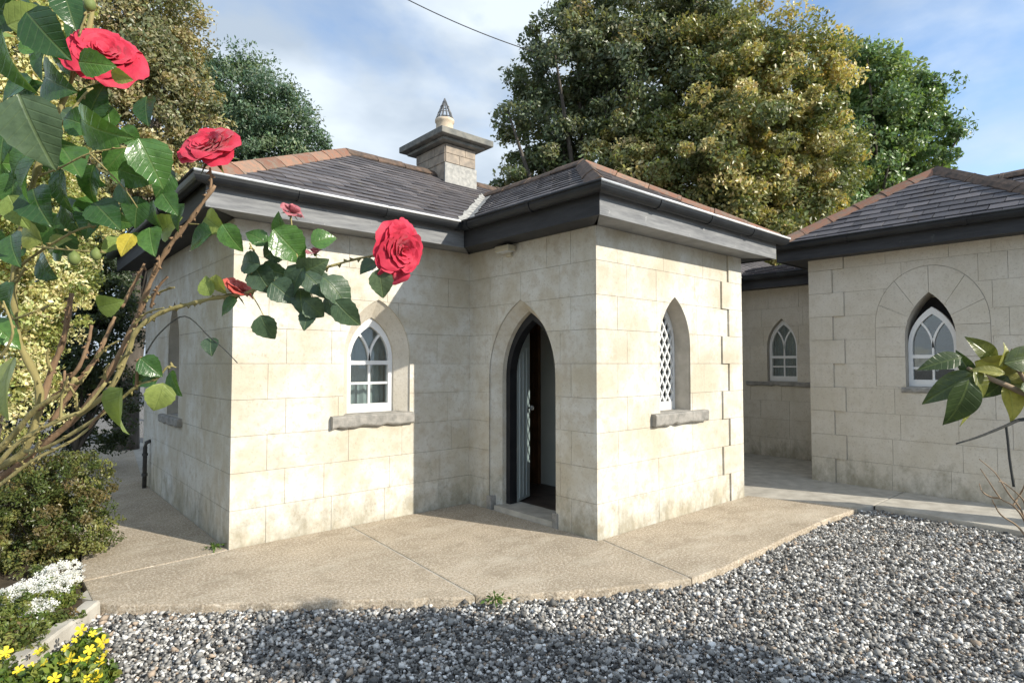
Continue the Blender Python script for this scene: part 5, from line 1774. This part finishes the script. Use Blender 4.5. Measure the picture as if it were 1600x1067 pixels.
# ------------------------------------------------------------------ shrub on the right
dq = 1.45
qb = P(1760, 1050, dq)
rs_ = thing('broad_leaved_shrub', 'broad-leaved shrub with yellow-edged drooping leaves at the end of a branch', 'shrub', (qb.x, qb.y, -0.06))
def branch(par, pts, r0, r1, mat, nm='branch', sides=7):
    p3 = smoothline(pts, 5)
    n = len(p3)
    return obj(nm, *tube(p3, [(r0 + (r1 - r0) * i / (n - 1)) for i in range(n)], sides), MAT[mat], par, True)
branch(rs_, [Vector((qb.x, qb.y, -0.08)), P(1740, 850, dq), P(1700, 700, dq), P(1640, 640, dq), P(1590, 610, dq), P(1540, 588, dq), P(1512, 575, dq)], 0.014, 0.004, 'twig')
branch(rs_, [P(1640, 640, dq), P(1605, 600, dq), P(1582, 560, dq), P(1582, 545, dq)], 0.006, 0.003, 'twig')
branch(rs_, [P(1740, 760, dq), P(1660, 660, dq), P(1600, 655, dq), P(1572, 665, dq), P(1530, 682, dq), P(1494, 693, dq)], 0.006, 0.0018, 'twig_dark')
branch(rs_, [P(1572, 665, dq), P(1575, 690, dq), P(1578, 720, dq), P(1584, 760, dq)], 0.003, 0.003, 'twig_dark')
for (x, y, ln, an, kd_, w) in [(1535, 545, 58, 140, 's', 1.3), (1570, 572, 96, -6, 't', 1.1), (1543, 579, 40, 170, 't', 1.0), (1500, 632, 80, -104, 's', 1.5), (1511, 630, 66, -100, 't', .8), (1470, 566, 66, 195, 's', 1.2), (1482, 606, 82, 215, 's', 1.2), (1534, 602, 50, -60, 's', 1.5),
                              (1580, 596, 72, -30, 't', 1.2), (1582, 630, 62, -80, 't', 1.3), (1598, 610, 56, -50, 's', 1.3), (1507, 568, 46, 120, 's', 1.2), (1610, 560, 80, 10, 's', 1.2), (1595, 575, 60, 40, 't', 1.2), (1625, 620, 80, -20, 's', 1.3), (1640, 580, 80, 30, 's', 1.3), (1556, 606, 44, -120, 's', 1.2), (1570, 555, 40, 70, 't', 1.2), (1660, 650, 90, -60, 's', 1.3), (1680, 600, 90, 10, 's', 1.3)]:
    o = put_leaf(rs_, x, y, ln, an, kd_, dq + LR.uniform(-.03, .03), wid=w)
    o.matrix_parent_inverse = rs_.matrix_basis.inverted()
# bare twiggy plant by the wing path
tb = Vector((6.98, 0.86, -0.06))
tw = thing('bare_twig_shrub', 'leafless twiggy shrub on the gravel edge of the wing path', 'shrub', tuple(tb))
dtw = 5.25
for pts in ([(1612, 850), (1600, 812), (1583, 790), (1563, 778), (1545, 752), (1532, 732)], [(1612, 850), (1597, 800), (1575, 770), (1556, 740), (1530, 717)], [(1612, 850), (1590, 822), (1565, 805), (1555, 790), (1550, 780)], [(1612, 850), (1604, 805), (1598, 780), (1570, 755), (1560, 752)], [(1612, 850), (1620, 800), (1610, 760), (1615, 730)], [(1583, 790), (1592, 775), (1600, 760), (1605, 740)], [(1563, 778), (1548, 776), (1535, 768), (1530, 755)]):
    branch(tw, [tb] * 0 + [P(x, y, dtw + 0.0 + (0.05 if i % 2 else -0.03)) for i, (x, y) in enumerate(pts)], 0.010, 0.004, 'twig', 'twig', 5)

# ------------------------------------------------------------------ things outside the frame whose shadows show
def gate_pier():
    b = (8.30, -0.75)
    t = thing('gate_pier', 'slim stone pier with pointed cap beside the wing path', 'pier', (b[0], b[1], 0))
    w = 0.14
    s = obj('shaft', *boxvf(b[0] - w, b[0] + w, b[1] - w, b[1] + w, 0.0, 1.75), MAT['stack'], t)
    V = [(b[0] + a, b[1] + c, 1.751) for a, c in ((-w - .03, -w - .03), (w + .03, -w - .03), (w + .03, w + .03), (-w - .03, w + .03))] + [(b[0], b[1], 2.25)]
    obj('cap', V, [(3, 2, 1, 0), (0, 1, 4), (1, 2, 4), (2, 3, 4), (3, 0, 4)], MAT['capstone'], t)
gate_pier()
# tall bush behind the viewer's right shoulder
bx, by = 3.95, -2.6
shrub('garden_bush', 'tall leafy garden bush on the open gravel well away from the lodge', [((bx, by, 1.0), (0.75, 0.75, 0.9)), ((bx + .1, by, 2.0), (0.85, 0.85, 0.8)), ((bx - .1, by + .1, 2.9), (0.55, 0.55, 0.6)), ((bx + .25, by - .2, 2.6), (0.5, 0.5, 0.6))],
      260, 80, 0.22, 0.10, 0.5, [(0.04, 0.07, 0.025), (0.07, 0.10, 0.03)], [1, 1], 201, (bx, by, -0.075), 0.06, 0.3)

# overhead cable crossing behind the chimney into the tree
ca_, cb2 = P(470, -95, 13.0), P(850, 86, 15.6)
pts = []
for i in range(25):
    f = i / 24
    p = ca_.lerp(cb2, f)
    p.z -= 0.25 * (1 - (2 * f - 1) ** 2)
    pts.append(p)
tag(obj('overhead_cable', *tube(pts, 0.012, 6), MAT['black'], None, True), 'thin black overhead cable crossing the sky into the tree', 'cable')
